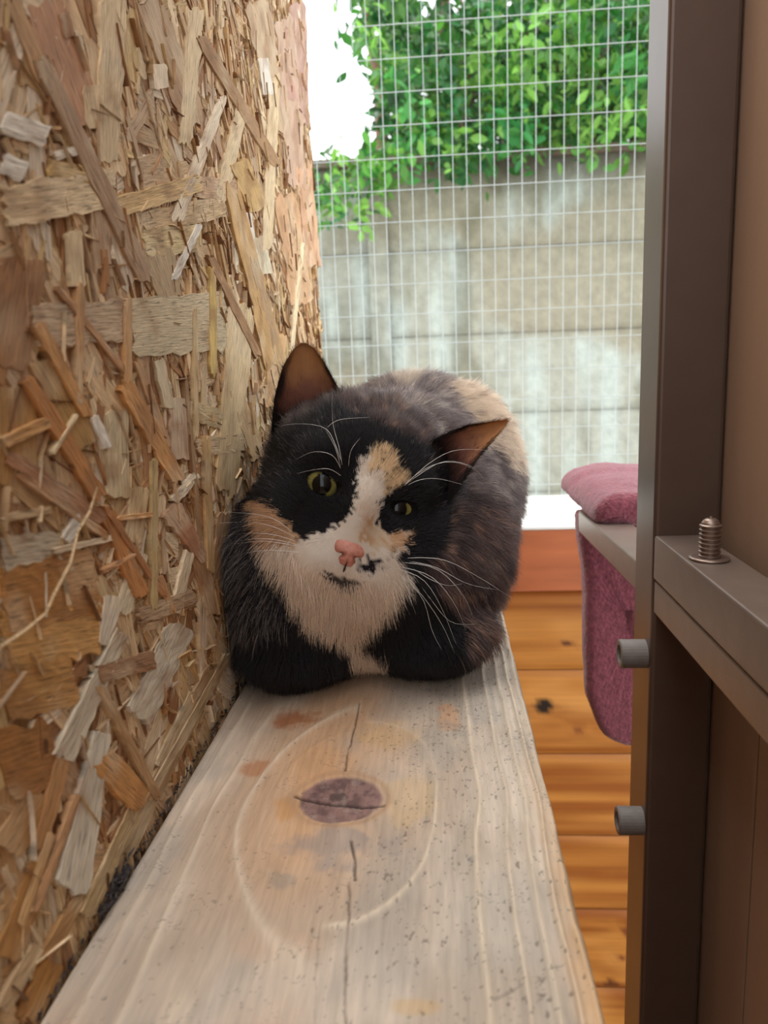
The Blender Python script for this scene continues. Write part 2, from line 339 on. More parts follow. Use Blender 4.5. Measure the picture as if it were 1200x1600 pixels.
    kcol = mix(srgb(146, 112, 104), srgb(108, 80, 76), sstep(0.3, 0.7, fbm(X * 260, Y * 200, 3., 3))); kcol = mix(kcol, np.array(srgb(168, 146, 134)), 0.45 * sstep(0.58, 0.72, fbm(X * 330, Y * 260, 11., 3)))
    c = mix(c, kcol, kn); c = mix(c, np.array(srgb(176, 138, 104)), 0.6 * np.exp(-((kd - 1.06) / 0.10) ** 2)); h += -0.0004 * kn + 0.0004 * np.exp(-((kd - 1.12) / 0.12) ** 2)
    cc = np.hypot((dx + .001) / 0.004, (dy - 0.002) / 0.004) + (fbm(X * 500, Y * 500, 1., 2) - .5); c = mix(c, np.array(srgb(62, 48, 44)), 0.75 * (1 - sstep(.5, 1.1, cc))); kv = np.abs(fbm(X * 380, Y * 240, 4., 3) - .5); c = mix(c, np.array(srgb(84, 62, 58)), .7 * kn * (1 - sstep(0, .022, kv)))
    def crack(pts, wd, a=0.95, dep=0.0012):
        nonlocal c, h
        P3 = [U(px, py, 2, 0) for px, py in pts]; D = np.full(len(X), 9.0)
        wx = 0.0009 * (noise(X * 190, Y * 190, 5.) - .5)
        for p, r in zip(P3[:-1], P3[1:]):
            vx, vy = r[0] - p[0], r[1] - p[1]; t = np.clip(((X - p[0]) * vx + (Y - p[1]) * vy) / (vx * vx + vy * vy), 0, 1)
            D = np.minimum(D, np.hypot(X + wx - p[0] - t * vx, Y + wx - p[1] - t * vy))
        k = 1 - sstep(wd * 0.4, wd, D); c = mix(c, np.array((0.035, 0.025, 0.02)), a * k); h -= dep * k
    crack([(463, 1242), (500, 1252), (532, 1256), (565, 1260), (598, 1258)], 0.0010)
    crack([(561, 1098), (553, 1140), (543, 1178), (540, 1205)], 0.0005, 0.75)
    crack([(548, 1312), (553, 1345), (556, 1372)], 0.00055, 0.75); crack([(545, 1375), (545, 1430), (540, 1500), (540, 1600)], 0.0004, 0.55)
    crack([(455, 1380), (545, 1380)], 0.0004, 0.25, 0.0001); crack([(500, 1440), (495, 1500), (490, 1600)], 0.0004, 0.2, 0.0001)
    crack([(800, 1545), (850, 1518), (890, 1500)], 0.0004, 0.35, 0.0002); crack([(770, 1560), (800, 1545)], 0.0008, 0.3, 0.0002)
    h += 0.00035 * (n1 - .5) + 0.0002 * (n2 - .5)
    return c, h
nx = 360
yy = [0.09]
while yy[-1] < 0.795: yy.append(yy[-1] + (0.0005 if yy[-1] < .38 else .002))
yy = np.array([y for y in yy if y < 0.7995] + [0.7995]); xx = np.linspace(PL, PR, nx)
X, Y = np.meshgrid(xx, yy, indexing='ij'); X, Y = X.ravel(), Y.ravel(); colp, hp = plank_color(X, Y)
rnd = np.minimum(X - PL, PR - X); er_ = 0.0025 - np.sqrt(np.maximum(0.0025 ** 2 - np.maximum(0.0025 - rnd, 0) ** 2, 0)); Z = hp - er_ - 0.0002
# ragged right arris
Z -= 0.0015 * (1 - sstep(0, 0.004, PR - X)) * sstep(0.5, 0.8, noise(Y * 60, X * 5, 2.))
V = np.stack([X, Y, Z], 1); ny = len(yy); Fc = grid_faces(nx, ny); nb = len(V)
lowz = -0.040
def skirt(idx):     # sides go down, their colours slightly darker towards the bottom
    global V, colp, Fc
    n0 = len(V); B = V[idx].copy(); B[:, 2] = lowz; V = np.concatenate([V, B]); colp = np.concatenate([colp, colp[idx] * 0.9])
    k = np.arange(len(idx) - 1); Fc = np.concatenate([Fc, np.stack([idx[k], idx[k + 1], n0 + k + 1, n0 + k], 1)])
A = np.arange(nx * ny).reshape(nx, ny)
skirt(A[-1][::-1].copy()); skirt(A[0]); skirt(A[:, 0][::-1].copy()); skirt(A[:, -1])
uv = np.stack([V[:, 0] + V[:, 2], V[:, 1], np.zeros(len(V))], 1)
plank = obj('wooden_plank', V, Fc, M['plank'], smooth=True, col=colp, uv=uv)
tag(plank, 'weathered grey-tan timber plank with a cracked oval knot, the cat lying on it', 'plank')

# ------------------------------------------------------------------ STRAND BOARD: strands as pieces of the left wall
PAL = [srgb(*c) for c in ((226, 198, 158), (216, 182, 138), (214, 184, 142), (198, 164, 118), (186, 146, 100), (224, 200, 164), (174, 128, 84), (204, 172, 134), (190, 160, 128), (160, 114, 74), (208, 178, 126), (230, 212, 186))]
def strand_mesh(C2, thick, off, tilt=0.0, rag=0.0, curl=0.0):
    """C2: corners (Y,Z) a0,a1,b1,b0 (a end, b end); returns verts, faces, grain coordinates"""
    C2 = np.asarray(C2, float); a0, a1, b1, b0 = C2; L = np.linalg.norm((b0 + b1 - a0 - a1) / 2); W = np.linalg.norm((a1 + b1 - a0 - b0) / 2)
    nu, nv = (max(3, min(7, int(L / 0.006) + 2)), max(3, min(6, int(W / 0.003) + 2))) if rag != .0501 else (max(6, min(16, int(L / 0.003))), max(3, min(8, int(W / .0018) + 2))); V, G = [], []
    for i in range(nu):
        u = i / (nu - 1)
        for j in range(nv):
            v = j / (nv - 1); uu = u
            if i == 0: uu = u + rag * (1.6 * rng.random() if j in (0, nv - 1) else rng.random())
            if i == nu - 1: uu = u - rag * (1.6 * rng.random() if j in (0, nv - 1) else rng.random())
            vv = v + (0.035 * rng.standard_normal() if 0 < i < nu - 1 and j in (0, nv - 1) else 0)
            p = (a0 * (1 - vv) + a1 * vv) * (1 - uu) + (b0 * (1 - vv) + b1 * vv) * uu
            hx = off + thick + tilt * (u - .5) + curl * (2 * v - 1) ** 2 - 0.00025 * rng.random()
            V.append((WX + hx, p[0], p[1])); G.append((u * L, v * W, off * 5000 + a0[0] * 77))
    nt_ = len(V); V += [(WX - 0.0008, p[1], p[2]) for p in V]; G += G[:]
    Fc = []
    for i in range(nu - 1):
        for j in range(nv - 1): a = i * nv + j; Fc.append([a, a + 1, a + nv + 1, a + nv])
    ring = [j for j in range(nv)] + [i * nv + nv - 1 for i in range(1, nu)] + [(nu - 1) * nv + j for j in range(nv - 2, -1, -1)] + [i * nv for i in range(nu - 2, 0, -1)]
    for k in range(len(ring)):
        a, b = ring[k], ring[(k + 1) % len(ring)]; Fc.append([a, a + nt_, b + nt_, b])
    # face orientation outwards (+X)
    p0, p1, p2 = [np.array(V[q]) for q in Fc[0][:3]]
    if np.cross(p1 - p0, p2 - p0)[0] < 0: Fc = [f[::-1] for f in Fc]
    return V, Fc, G
def vcol(base, n, V):
    a = np.array(V); base = np.array(base) * 1.06; t = noise(a[:, 1] * 160, a[:, 2] * 160, base[0] * 50)
    c = base[None] * (0.86 + 0.28 * t[:, None]); ed = np.array(srgb(120, 78, 44)); c[n // 2:] = c[n // 2:] * .75; pt = noise(a[:, 1] * 70, a[:, 2] * 70, base[0] * 50 + 9); c = mix(c, np.array(srgb(226, 206, 174)), .4 * sstep(.55, .8, pt)); c = mix(c, np.array(srgb(150, 104, 66)), .5 * sstep(.45, .2, noise(a[:, 1] * 110, a[:, 2] * 110, base[0] * 50 + 4))); return c
def px_strand(x1, y1, x2, y2, wpx, col, off, w2=None, thick=0.0004, **k):
    d = nrm(np.array([x2 - x1, y2 - y1, 0.0]))[:2]; n_ = np.array([-d[1], d[0]]); w2 = w2 or wpx; P = [np.array([x1, y1]) + n_ * wpx / 2, np.array([x1, y1]) - n_ * wpx / 2, np.array([x2, y2]) - n_ * w2 / 2, np.array([x2, y2]) + n_ * w2 / 2]
    C2 = [U(p[0], p[1], 0, WX)[1:] for p in P]; V, Fc, G = strand_mesh(C2, thick, off, **k)
    return obj('wood_strand', V, Fc, M['strand'], osb, col=vcol(srgb(*col), len(V), V), uv=G)
cream, pale, tan, brown, orange, grey, white, ochre = (222, 196, 156), (232, 212, 184), (204, 166, 122), (166, 122, 84), (200, 140, 84), (190, 166, 138), (226, 216, 200), (186, 142, 88)
HAND = [  # x1 y1 x2 y2 width colour layer
 (30, 400, 0, 580, 70, brown, 2), (60, 0, 130, 200, 62, (188, 142, 108), 2), (10, 0, 62, 130, 24, (184, 146, 104), 3), (168, -10, 160, 262, 42, cream, 6, 30), (150, 130, 158, 200, 56, cream, 5),
 (48, 85, 225, 445, 24, (176, 146, 116), 8, 26), (-10, 325, 172, 292, 62, cream, 4), (66, 262, 140, 276, 26, (214, 178, 112), 5), (160, 330, 312, 284, 30, (206, 172, 122), 5),
 (-5, 190, 66, 215, 36, white, 4), (-5, 255, 30, 270, 34, white, 4), (75, 245, 112, 235, 14, white, 5), (300, 10, 285, 230, 28, cream, 4, 20), (225, -5, 300, 200, 40, (186, 154, 120), 2), (240, 100, 245, 140, 22, pale, 6), (302, 52, 430, 262, 16, (178, 140, 102), 8), (345, 148, 268, 350, 13, pale, 6, 20), (374, 165, 338, 320, 20, cream, 5),
 (352, 280, 428, 580, 22, (204, 162, 108), 9, 34), (366, 250, 400, 330, 30, (206, 168, 110), 7), (395, -5, 440, 210, 36, (192, 164, 132), 3), (425, 110, 412, 400, 16, cream, 6), (405, 90, 415, 150, 16, white, 7), (440, 20, 462, 300, 30, (196, 164, 140), 3), (462, 0, 468, 200, 26, (186, 150, 134), 2), (440, 40, 455, 160, 14, (192, 150, 132), 4), (470, 250, 488, 420, 24, (204, 160, 126), 3),
 (188, 515, 350, 498, 92, (200, 180, 146), 6), (40, 510, 188, 500, 66, (190, 164, 134), 4), (215, 380, 300, 372, 42, (212, 188, 140), 5), (212, 350, 350, 322, 34, (196, 166, 126), 3), (235, 380, 262, 468, 60, (184, 158, 122), 5, 30), (325, 415, 326, 592, 10, (212, 180, 112), 9), (296, 480, 298, 690, 7, (206, 178, 134), 9), (318, 395, 400, 560, 11, (172, 132, 94), 9), (305, 350, 262, 440, 10, white, 8),
 (105, 360, 112, 450, 22, cream, 6), (115, 440, 112, 640, 13, (198, 156, 110), 9, 9), (190, 465, 190, 640, 10, (196, 150, 102), 9), (45, 505, 128, 655, 22, (204, 152, 96), 10, 12), (70, 440, 195, 590, 9, (182, 138, 98), 8), (75, 200, 90, 200, 5, tan, 2),
 (468, 378, 450, 560, 6, (238, 216, 176), 10), (-10, 692, 64, 658, 17, (204, 154, 98), 11), (28, 590, 150, 785, 20, (184, 128, 76), 9, 24), (-5, 710, 155, 815, 22, (170, 122, 88), 8), (8, 735, 160, 842, 12, (180, 132, 90), 9), (107, 648, 66, 712, 5, cream, 12), (182, 598, 272, 755, 26, (202, 148, 92), 10, 22),
 (158, 800, 212, 935, 24, (188, 128, 74), 9), (150, 790, 250, 935, 9, (176, 120, 74), 11), (-10, 868, 112, 858, 62, (190, 174, 150), 4), (-10, 812, 70, 796, 12, (200, 170, 130), 7), (-10, 940, 148, 905, 100, (178, 124, 66), 5), (-10, 1000, 150, 975, 90, (200, 152, 92), 4), (90, 845, 116, 806, 16, white, 8), (70, 862, 165, 840, 9, (214, 192, 162), 9), (145, 895, 200, 866, 7, (214, 160, 112), 11),
 (170, 811, 228, 804, 7, (208, 150, 92), 11), (231, 715, 230, 960, 10, (188, 160, 112), 10), (314, 680, 322, 900, 11, (196, 160, 112), 10), (282, 590, 310, 880, 5, (166, 132, 96), 7), (372, 470, 348, 780, 46, (222, 194, 150), 6, 30), (388, 400, 452, 640, 13, (184, 150, 112), 10), (430, 520, 418, 640, 30, (214, 172, 124), 5), (262, 785, 302, 740, 14, (232, 214, 188), 8), (255, 790, 318, 880, 36, (176, 126, 92), 7, 16), (210, 760, 200, 850, 30, (206, 178, 134), 4), (175, 640, 178, 780, 36, (198, 176, 138), 4), (135, 650, 160, 700, 14, white, 8), (290, 640, 350, 660, 30, (200, 174, 132), 5), (300, 700, 380, 690, 26, (212, 184, 146), 4), (270, 620, 278, 720, 30, (196, 168, 140), 4),
 (205, 965, 300, 930, 24, (180, 150, 118), 9), (138, 1055, 234, 1030, 28, (160, 122, 90), 10), (280, 975, 206, 1125, 44, (206, 194, 172), 7), (182, 985, 84, 1190, 22, (208, 194, 170), 8, 34), (142, 1068, 238, 1250, 14, (184, 146, 104), 11), (146, 1185, 218, 1255, 44, (200, 146, 88), 9), (150, 1140, 100, 1400, 26, (214, 204, 184), 7, 56), (-10, 1090, 110, 1060, 80, (190, 142, 84), 3), (-10, 1200, 80, 1170, 110, (168, 116, 62), 3),
 (330, 1040, 178, 1350, 26, (176, 148, 110), 5), (352, 1020, 215, 1260, 12, (186, 160, 122), 8), (300, 1080, 240, 1200, 16, (196, 174, 140), 6), (215, 1240, 120, 1440, 22, (188, 160, 118), 5), (240, 900, 262, 960, 10, (200, 150, 106), 8), (300, 860, 330, 960, 24, (182, 142, 104), 5), (345, 800, 330, 960, 20, (178, 140, 104), 4),
 (70, 1300, 20, 1450, 12, (208, 166, 116), 7), (112, 1240, 40, 1430, 12, (206, 160, 116), 8), (90, 1180, 50, 1330, 22, (190, 142, 94), 5), (50, 1475, -10, 1580, 20, (216, 190, 150), 7), (75, 1500, 30, 1600, 34, (184, 132, 72), 5), (120, 1400, 60, 1500, 20, (182, 140, 92), 4), (60, 1350, 0, 1500, 40, (178, 130, 76), 3), (0, 1330, 60, 1240, 50, (182, 134, 80), 3),
 (205, 560, 255, 700, 12, (190, 150, 110), 6), (60, 560, 130, 700, 50, (180, 140, 84), 3), (20, 600, 20, 760, 60, (176, 134, 82), 2), (140, 900, 190, 1050, 30, (206, 178, 136), 3), (170, 930, 150, 1010, 34, (222, 206, 182), 6, 12), (215, 860, 180, 960, 24, (214, 196, 164), 5), (258, 640, 240, 560, 16, (206, 186, 152), 6), (290, 860, 265, 960, 14, (214, 192, 160), 7), (300, 290, 370, 300, 34, (198, 162, 128), 4), (440, 300, 470, 480, 36, (204, 162, 122), 3), (380, 330, 390, 400, 14, white, 7), (395, 370, 410, 430, 24, (220, 206, 176), 6), (360, 600, 400, 720, 22, (200, 166, 124), 5), (90, 20, 100, 60, 14, brown, 5)]
for i, s in enumerate(HAND):
    x1, y1, x2, y2, wd, c, ly = s[:7]; w2 = s[7] if len(s) > 7 else None
    px_strand(x1, y1, x2, y2, wd, c, 0.0010 + ly * 0.00014, w2, tilt=0.0003 * random.uniform(-1, 1), rag=0.0501, curl=0.0002 * random.uniform(-1, 1))
# long thin curling fibre
P = [U(x, y, 0, WX + 0.005) for x, y in ((152, 762), (140, 800), (122, 830), (110, 880), (84, 930), (72, 958), (40, 985), (0, 1012))]
V, Fc = tube_mesh(P, [0.0003, 0.0005, 0.0004, 0.0005, 0.0005, 0.0004, 0.0005, 0.0005], 6); obj('wood_strand', V, Fc, M['strand'], osb, smooth=True, col=np.tile(srgb(222, 190, 146), (len(V), 1)), uv=V)
def rand_strand(L, W, off, thin=False):
    y = rng.uniform(0.08, 0.70); zlim = 0.157 + (y + .05) * 0.62; z = rng.uniform(-0.05, zlim); th = rng.choice([rng.normal(1.57, .35), rng.normal(0.0, .3), rng.normal(2.2, .3), rng.uniform(0, 3.14)], p=[.4, .2, .25, .15])
    d = np.array([math.cos(th), math.sin(th)]); n_ = np.array([-d[1], d[0]]); t = rng.uniform(.05, .5) if thin else rng.uniform(.3, 1.1); c = np.array([y, z])
    C2 = [c - d * L / 2 + n_ * W / 2, c - d * L / 2 - n_ * W / 2, c + d * L / 2 - n_ * W / 2 * t, c + d * L / 2 + n_ * W / 2 * t]; C2 = np.array(C2); C2[:, 0] = np.minimum(C2[:, 0], 0.7); 
    C2[:, 0] = np.minimum(C2[:, 0], 0.7)
    V, Fc, G = strand_mesh(C2, rng.uniform(.0001, .0004), off, tilt=rng.uniform(-1, 1) * .0003, rag=.08, curl=rng.uniform(-1, 1) * .0002)
    return V, Fc, G
npart = 285 - len(HAND)
for i in range(npart):
    V, Fc, G = rand_strand(rng.uniform(.03, .07), rng.uniform(.004, .016), rng.uniform(0.0004, 0.0014)); b_ = PAL[rng.integers(len(PAL))]
    obj('wood_strand', V, Fc, M['strand'], osb, col=vcol(b_, len(V), V), uv=G)
VV, FF, GG, CC, n0 = [], [], [], [], 0
for i in range(6000):
    if i < 2000: V, Fc, G = rand_strand(rng.uniform(.015, .05), rng.uniform(.004, .013), rng.uniform(0.0, 0.0010))
    elif i > 5300: V, Fc, G = rand_strand(rng.uniform(.004, .02), rng.uniform(.00012, .0005), rng.uniform(0.0016, 0.0030), thin=True)
    elif i < 3600: V, Fc, G = rand_strand(rng.uniform(.006, .022), rng.uniform(.001, .004), rng.uniform(0.0006, 0.0015))
    else: V, Fc, G = rand_strand(rng.uniform(.006, .030), rng.uniform(.0002, .0012), rng.uniform(0.0006, 0.0017), thin=True)
    b_ = np.array(PAL[rng.integers(len(PAL))]) * rng.uniform(.8, 1.1)
    if i >= 3600 and rng.random() < .25: b_ = np.array(srgb(128, 90, 60))
    VV += V; FF += [[k + n0 for k in f] for f in Fc]; GG += G; CC.append(vcol(b_, len(V), V)); n0 += len(V)
tag(obj('small_wood_strands', VV, FF, M['strand'], osb, col=np.concatenate(CC), uv=GG), kind='stuff')
# dark dust in the gap between board and plank
parts = []
for i in range(150):
    y = rng.uniform(.13, .36); cl = noise(y * 40, 2.0); p = np.array([PL - 0.0012 + rng.normal(0, .0006), y, -0.001 + rng.uniform(0, .0016)]); q = p + rng.normal(0, 1, 3) * np.array([.0006, .002, .0006])
    parts.append(tube_mesh([p, (p + q) / 2 + rng.normal(0, .0003, 3), q], [.0002, .0004, .0002], 4))
pc = U(185, 1375, 2, 0.003)
for i in range(70):
    p = pc + rng.normal(0, 1, 3) * np.array([.0012, .005, .0012]); p[0] = min(max(p[0], WX + .001), PL + .002); q = p + rng.normal(0, 1, 3) * np.array([.0008, .003, .001]); parts.append(tube_mesh([p, (p + q) / 2 + rng.normal(0, .0006, 3), q], [.0003, .0005, .0002], 4))
V, Fc = join(parts); tag(obj('dust_and_fluff', V, Fc, M['debris']), 'dark dust and fluff caught in the gap between strand board and plank', 'dust', kind='stuff')

# ------------------------------------------------------------------ METAL FRAME on the right
FX = 0.104
fr = tag(empty('metal_frame', (FX, 0.38, -0.9)), 'brown square-tube metal frame with upright post and rail on brown cladding', 'frame')
box('post', (FX, 0.3815, -0.9), (CX - 0.0005, 0.418, 0.85), M['metal_dark'], fr, bevel=0.0022, seg=3)
zr0, zr1, zg = 0.0685, 0.0285, U(1022, 907, 0, FX)[2]
rback = U(1127, 854, 2, zr0)[0]
box('rail', (FX, -0.30, zg + 0.0004), (min(rback, CX - .0005), 0.381, zr0), M['metal'], fr, bevel=0.0010)
box('rail', (FX + 0.0006, -0.30, zr1), (min(rback, CX - .0005), 0.381, zg - 0.0004), M['metal'], fr, bevel=0.0010)
# shelf rail behind the post
a = U(904, 798, 1, 0.60); b = U(993, 873, 1, 0.425); ex = a[0]
V = []
for (p, yy_) in ((a, 0.60), (np.array([ex, 0.419, b[2]]), 0.419)):
    for dx_ in (0, 0.026):
        for dz_ in (0, -0.0165): V.append((ex + dx_, yy_, p[2] + dz_))
obj('shelf_rail', V, BF, M['metal'], fr, bevel=0.001)
# plastic sleeves over the bolts that go through the post
def sleeve(px, py, L=0.0135, r=0.0076):
    c = U(px, py, 0, FX); n = 28; parts = []; V = []; Fc = []
    prof = [(0, r * .99), (-L * .93, r), (-L, r * .93), (-L, r * .62), (-L * .3, r * .6)]
    for (dx_, rr) in prof:
        for k in range(n): t = 2 * math.pi * k / n; V.append((FX + dx_, c[1] + rr * math.cos(t), c[2] + rr * math.sin(t)))
    for i in range(len(prof) - 1):
        for k in range(n): Fc.append([i * n + k, i * n + (k + 1) % n, (i + 1) * n + (k + 1) % n, (i + 1) * n + k])
    o = obj('bolt_sleeve', V, [f[::-1] for f in Fc], M['rubber'], fr); 
    m = o.modifiers.new('bevel', 'BEVEL'); m.width = .0004; m.segments = 2; m.limit_method = 'ANGLE'
    V2 = [(FX - L * .3, c[1] + r * .6 * math.cos(2 * math.pi * k / n), c[2] + r * .6 * math.sin(2 * math.pi * k / n)) for k in range(n)]
    V3 = [(FX - L * .3 - .0004, p[1], p[2]) for p in V2]
    h_ = obj('bore', V3 + V2, [list(range(n))] + [[k, (k + 1) % n, n + (k + 1) % n, n + k] for k in range(n)], M['hole'], o)
sleeve(1008, 1021); sleeve(1003, 1282)
# threaded bolt standing on the rail
bc = U(1108, 874, 2, zr0); r0 = 0.0046
prof = [(0, r0 * .86)]
npt = 8; hb = 0.0165; z = 0.0008
for k in range(npt):
    z = 0.001 + k * hb / npt * .92; prof += [(z, r0 * .84), (z + .00055, r0), (z + .00105, r0), (z + .0015, r0 * .84)]
prof += [(hb - .0006, r0 * .84), (hb, r0 * .8), (hb + .0011, r0 * .62), (hb + .0017, r0 * .4), (hb + .0019, r0 * .16), (hb + .0026, r0 * .13), (hb + .0027, 0.00002)]
def lathe(c, prof, n=32, hel=0):
    V = [(c[0] + r * math.cos(2 * math.pi * k / n), c[1] + r * math.sin(2 * math.pi * k / n), c[2] + z_ + (hel * k / n if 0 < i < len(prof) - 8 else 0)) for i, (z_, r) in enumerate(prof) for k in range(n)]
    Fc = [[i * n + k, i * n + (k + 1) % n, (i + 1) * n + (k + 1) % n, (i + 1) * n + k] for i in range(len(prof) - 1) for k in range(n)]
    return V, Fc
V, Fc = lathe(bc, prof); bo = obj('threaded_bolt', V, Fc, M['steel'], fr, smooth=False)
V, Fc = lathe(bc, [(0, r0 * .8), (0, r0 * 1.72), (.0004, r0 * 1.85), (.0011, r0 * 1.8), (.0014, r0 * 1.5), (.0013, r0 * .8)]); obj('washer', V, Fc, M['steel'], bo, smooth=True)

# ------------------------------------------------------------------ FLEECE over the shelf
def closed_sheet(fn, nu, nv, th):
    """fn(u,v)->point & normal of the outer face; returns closed slab"""
    V = []
    for s in (0, 1):
        for i in range(nu):
            for j in range(nv):
                p, n_ = fn(i / (nu - 1), j / (nv - 1)); V.append(p - n_ * th * s)
    g = grid_faces(nu, nv); N0 = nu * nv; Fc = g.tolist() + (g[:, ::-1] + N0).tolist()
    ring = list(range(nv)) + [i * nv + nv - 1 for i in range(1, nu)] + [(nu - 1) * nv + j for j in range(nv - 2, -1, -1)] + [i * nv for i in range(nu - 2, 0, -1)]
    for k in range(len(ring)): a_, b_ = ring[k], ring[(k + 1) % len(ring)]; Fc.append([a_, b_, b_ + N0, a_ + N0][::-1])
    return V, Fc
def puff(outline, y0, y1, name, parent, rnd_=0.008, res=0.0022):
    """soft pad: outline (x,z) polygon swept from y0 to y1 with rounded rims"""
    P = np.array(outline); n = len(P); cen = P.mean(0)
    # resample
    seg = np.linalg.norm(np.roll(P, -1, 0) - P, axis=1); per = seg.sum(); m = int(per / res); cum = np.concatenate([[0], np.cumsum(seg)]); Q = []
    for t in np.linspace(0, per, m, endpoint=False):
        i = min(np.searchsorted(cum, t, 'right') - 1, n - 1); f = (t - cum[i]) / seg[i]; Q.append(P[i] * (1 - f) + P[(i + 1) % n] * f)
    Q = np.array(Q)
    for _ in range(10): Q = (Q + .5 * np.roll(Q, 1, 0) + .5 * np.roll(Q, -1, 0)) / 2
    T = np.roll(Q, -1, 0) - np.roll(Q, 1, 0); Nn = np.stack([T[:, 1], -T[:, 0]], 1); Nn /= np.linalg.norm(Nn, axis=1)[:, None]
    if ((Q - cen) * Nn).sum() < 0: Nn = -Nn
    rows = []; L = y1 - y0; rr = min(rnd_, L / 2)
    for k in range(7): a_ = k / 6 * math.pi / 2; rows.append((y0 + rr * (1 - math.sin(a_)), rr * (1 - math.cos(a_)) ))
    rows = [(y0 + rr * (1 - math.sin(a_)), rr * (1 - math.cos(a_))) for a_ in np.linspace(math.pi / 2, 0, 7)]
    mid = max(2, int((L - 2 * rr) / 0.004)); rows += [(y0 + rr + (L - 2 * rr) * k / mid, 0) for k in range(1, mid)]
    rows += [(y1 - rr * (1 - math.sin(a_)), rr * (1 - math.cos(a_))) for a_ in np.linspace(0, math.pi / 2, 7)]
    V = []
    for (y, ins) in rows:
        for q, nn in zip(Q, Nn):
            w_ = 0.0012 * (fbm(q[0] * 300, q[1] * 300, y * 300, 2) - .5) + 0.003 * (noise(q[0] * 50, q[1] * 50, y * 50) - .5)
            p = q - nn * (ins - w_); V.append((p[0], y, p[1]))
    m = len(Q); Fc = [[i * m + k, i * m + (k + 1) % m, (i + 1) * m + (k + 1) % m, (i + 1) * m + k] for i in range(len(rows) - 1) for k in range(m)]
    # caps by concentric rings
    for base_row, rev in ((0, True), (len(rows) - 1, False)):
        prev = [base_row * m + k for k in range(m)]; pc_ = np.array([V[i] for i in prev]); cc = pc_.mean(0)
        for t in (.6, .2):
            cur = []
            for i in range(m): w_ = 0.0012 * (fbm(*(pc_[i] * 300 * (t + 1)), 2) - .5); pt = cc + (pc_[i] - cc) * t; V.append((pt[0], pt[1] + w_, pt[2])); cur.append(len(V) - 1)
            for k in range(m): q = [prev[k], prev[(k + 1) % m], cur[(k + 1) % m], cur[k]]; Fc.append(q if not rev else q[::-1])
            prev = cur
        Fc.append(prev if not rev else prev[::-1])
    return obj(name, V, Fc, M['fleece'], parent, smooth=True)
fb = tag(empty('fleece_blanket', (0.12, 0.60, a[2])), 'dusty pink fleece blanket draped over the shelf behind the post', 'blanket')
YB = 0.602
xz = lambda x, y, Y_: U(x, y, 1, Y_)[[0, 2]]
top = [xz(x, y, YB) for x, y in ((902, 797), (904, 772), (925, 754), (960, 748), (1000, 746), (1060, 750), (1075, 780), (1060, 796), (1000, 796), (940, 797))]
puff(top, 0.535, 0.70, 'folded_top', fb, 0.010)
hang = [xz(x, y, YB + .006) for x, y in ((902, 800), (905, 850), (916, 900), (915, 960), (917, 1040), (919, 1090), (930, 1130), (948, 1155), (975, 1166), (1010, 1170), (1060, 1170), (1062, 1000), (1060, 810), (960, 800))]
puff(hang, YB + 0.003, YB + 0.030, 'hanging_side', fb, 0.008)
# short pile on the fleece
def hair_object(name, P, T, rad, mat_, parent, col):
    """P: (n,k,3) points, rad: (n,k) radii, col: (n,3)"""
    n, k, _ = P.shape; q = parent
    if parent is not None: P = P - np.array(parent.location)
    hc = bpy.data.hair_curves.new(name); hc.add_curves([k] * n)
    hc.attributes['position'].data.foreach_set('vector', P.astype(np.float32).ravel())
    (hc.attributes.get('radius') or hc.attributes.new('radius', 'FLOAT', 'POINT')).data.foreach_set('value', rad.astype(np.float32).ravel())
    hc.attributes.new('Col', 'FLOAT_COLOR', 'CURVE').data.foreach_set('color', np.concatenate([col, np.ones((n, 1))], 1).astype(np.float32).ravel())
    hc.materials.append(mat_); o = link(bpy.data.objects.new(name, hc), parent); return o
def sample(V, Fq, n, wfn=None):
    T = np.concatenate([Fq[:, [0, 1, 2]], Fq[:, [0, 2, 3]]]); A_ = np.cross(V[T[:, 1]] - V[T[:, 0]], V[T[:, 2]] - V[T[:, 0]]); ar = np.linalg.norm(A_, axis=1)
    if wfn is not None: ar = ar * wfn(V[T].mean(1))
    i = rng.choice(len(T), n, p=ar / ar.sum()); u, v = rng.random(n), rng.random(n); m = u + v > 1; u[m], v[m] = 1 - u[m], 1 - v[m]
    return T[i], np.stack([1 - u - v, u, v], 1)

# ------------------------------------------------------------------ SHRUB above the wall
sh = tag(empty('leafy_shrub', (0.4, 3.1, -1.25)), 'bright green leafy shrub growing over the top of the concrete wall', 'shrub')
LP = [(0, 0, 0), (.18, .17, .03), (.45, .26, .05), (.75, .16, .02), (1, 0, -.05), (.75, -.16, .02), (.45, -.26, .05), (.18, -.17, .03), (.3, 0, -.01), (.62, 0, -.01)]
LF = [[0, 8, 1], [1, 8, 9, 2], [2, 9, 3], [3, 9, 4], [4, 9, 5], [5, 9, 6], [6, 9, 8, 7], [7, 8, 0]]
LPn = np.array(LP, float)
def leaf_verts(c, d, up, s):
    d = nrm(d); sd_ = nrm(np.cross(d, up)); n_ = np.cross(sd_, d); return c + s * (LPn[:, :1] * d + LPn[:, 1:2] * sd_ + LPn[:, 2:] * n_)
mass = [(540, -60), (545, 20), (565, 60), (600, 130), (608, 200), (606, 236), (560, 258), (500, 262), (492, 300), (505, 335), (545, 345), (590, 300), (612, 262), (700, 255), (850, 240), (1100, 225), (1100, -60)]
GR = [srgb(*c) for c in ((96, 160, 60), (70, 138, 52), (130, 190, 76), (48, 110, 44), (150, 206, 92), (60, 140, 70), (88, 170, 80))]
cl = []
while len(cl) < 560:
    p = np.array([rng.uniform(485, 1100), rng.uniform(-60, 345)])
    if 635 < p[0] < 745 and p[1] < 26: continue
    if inpoly(p[None], mass)[0]: cl.append(p)
leaves = []
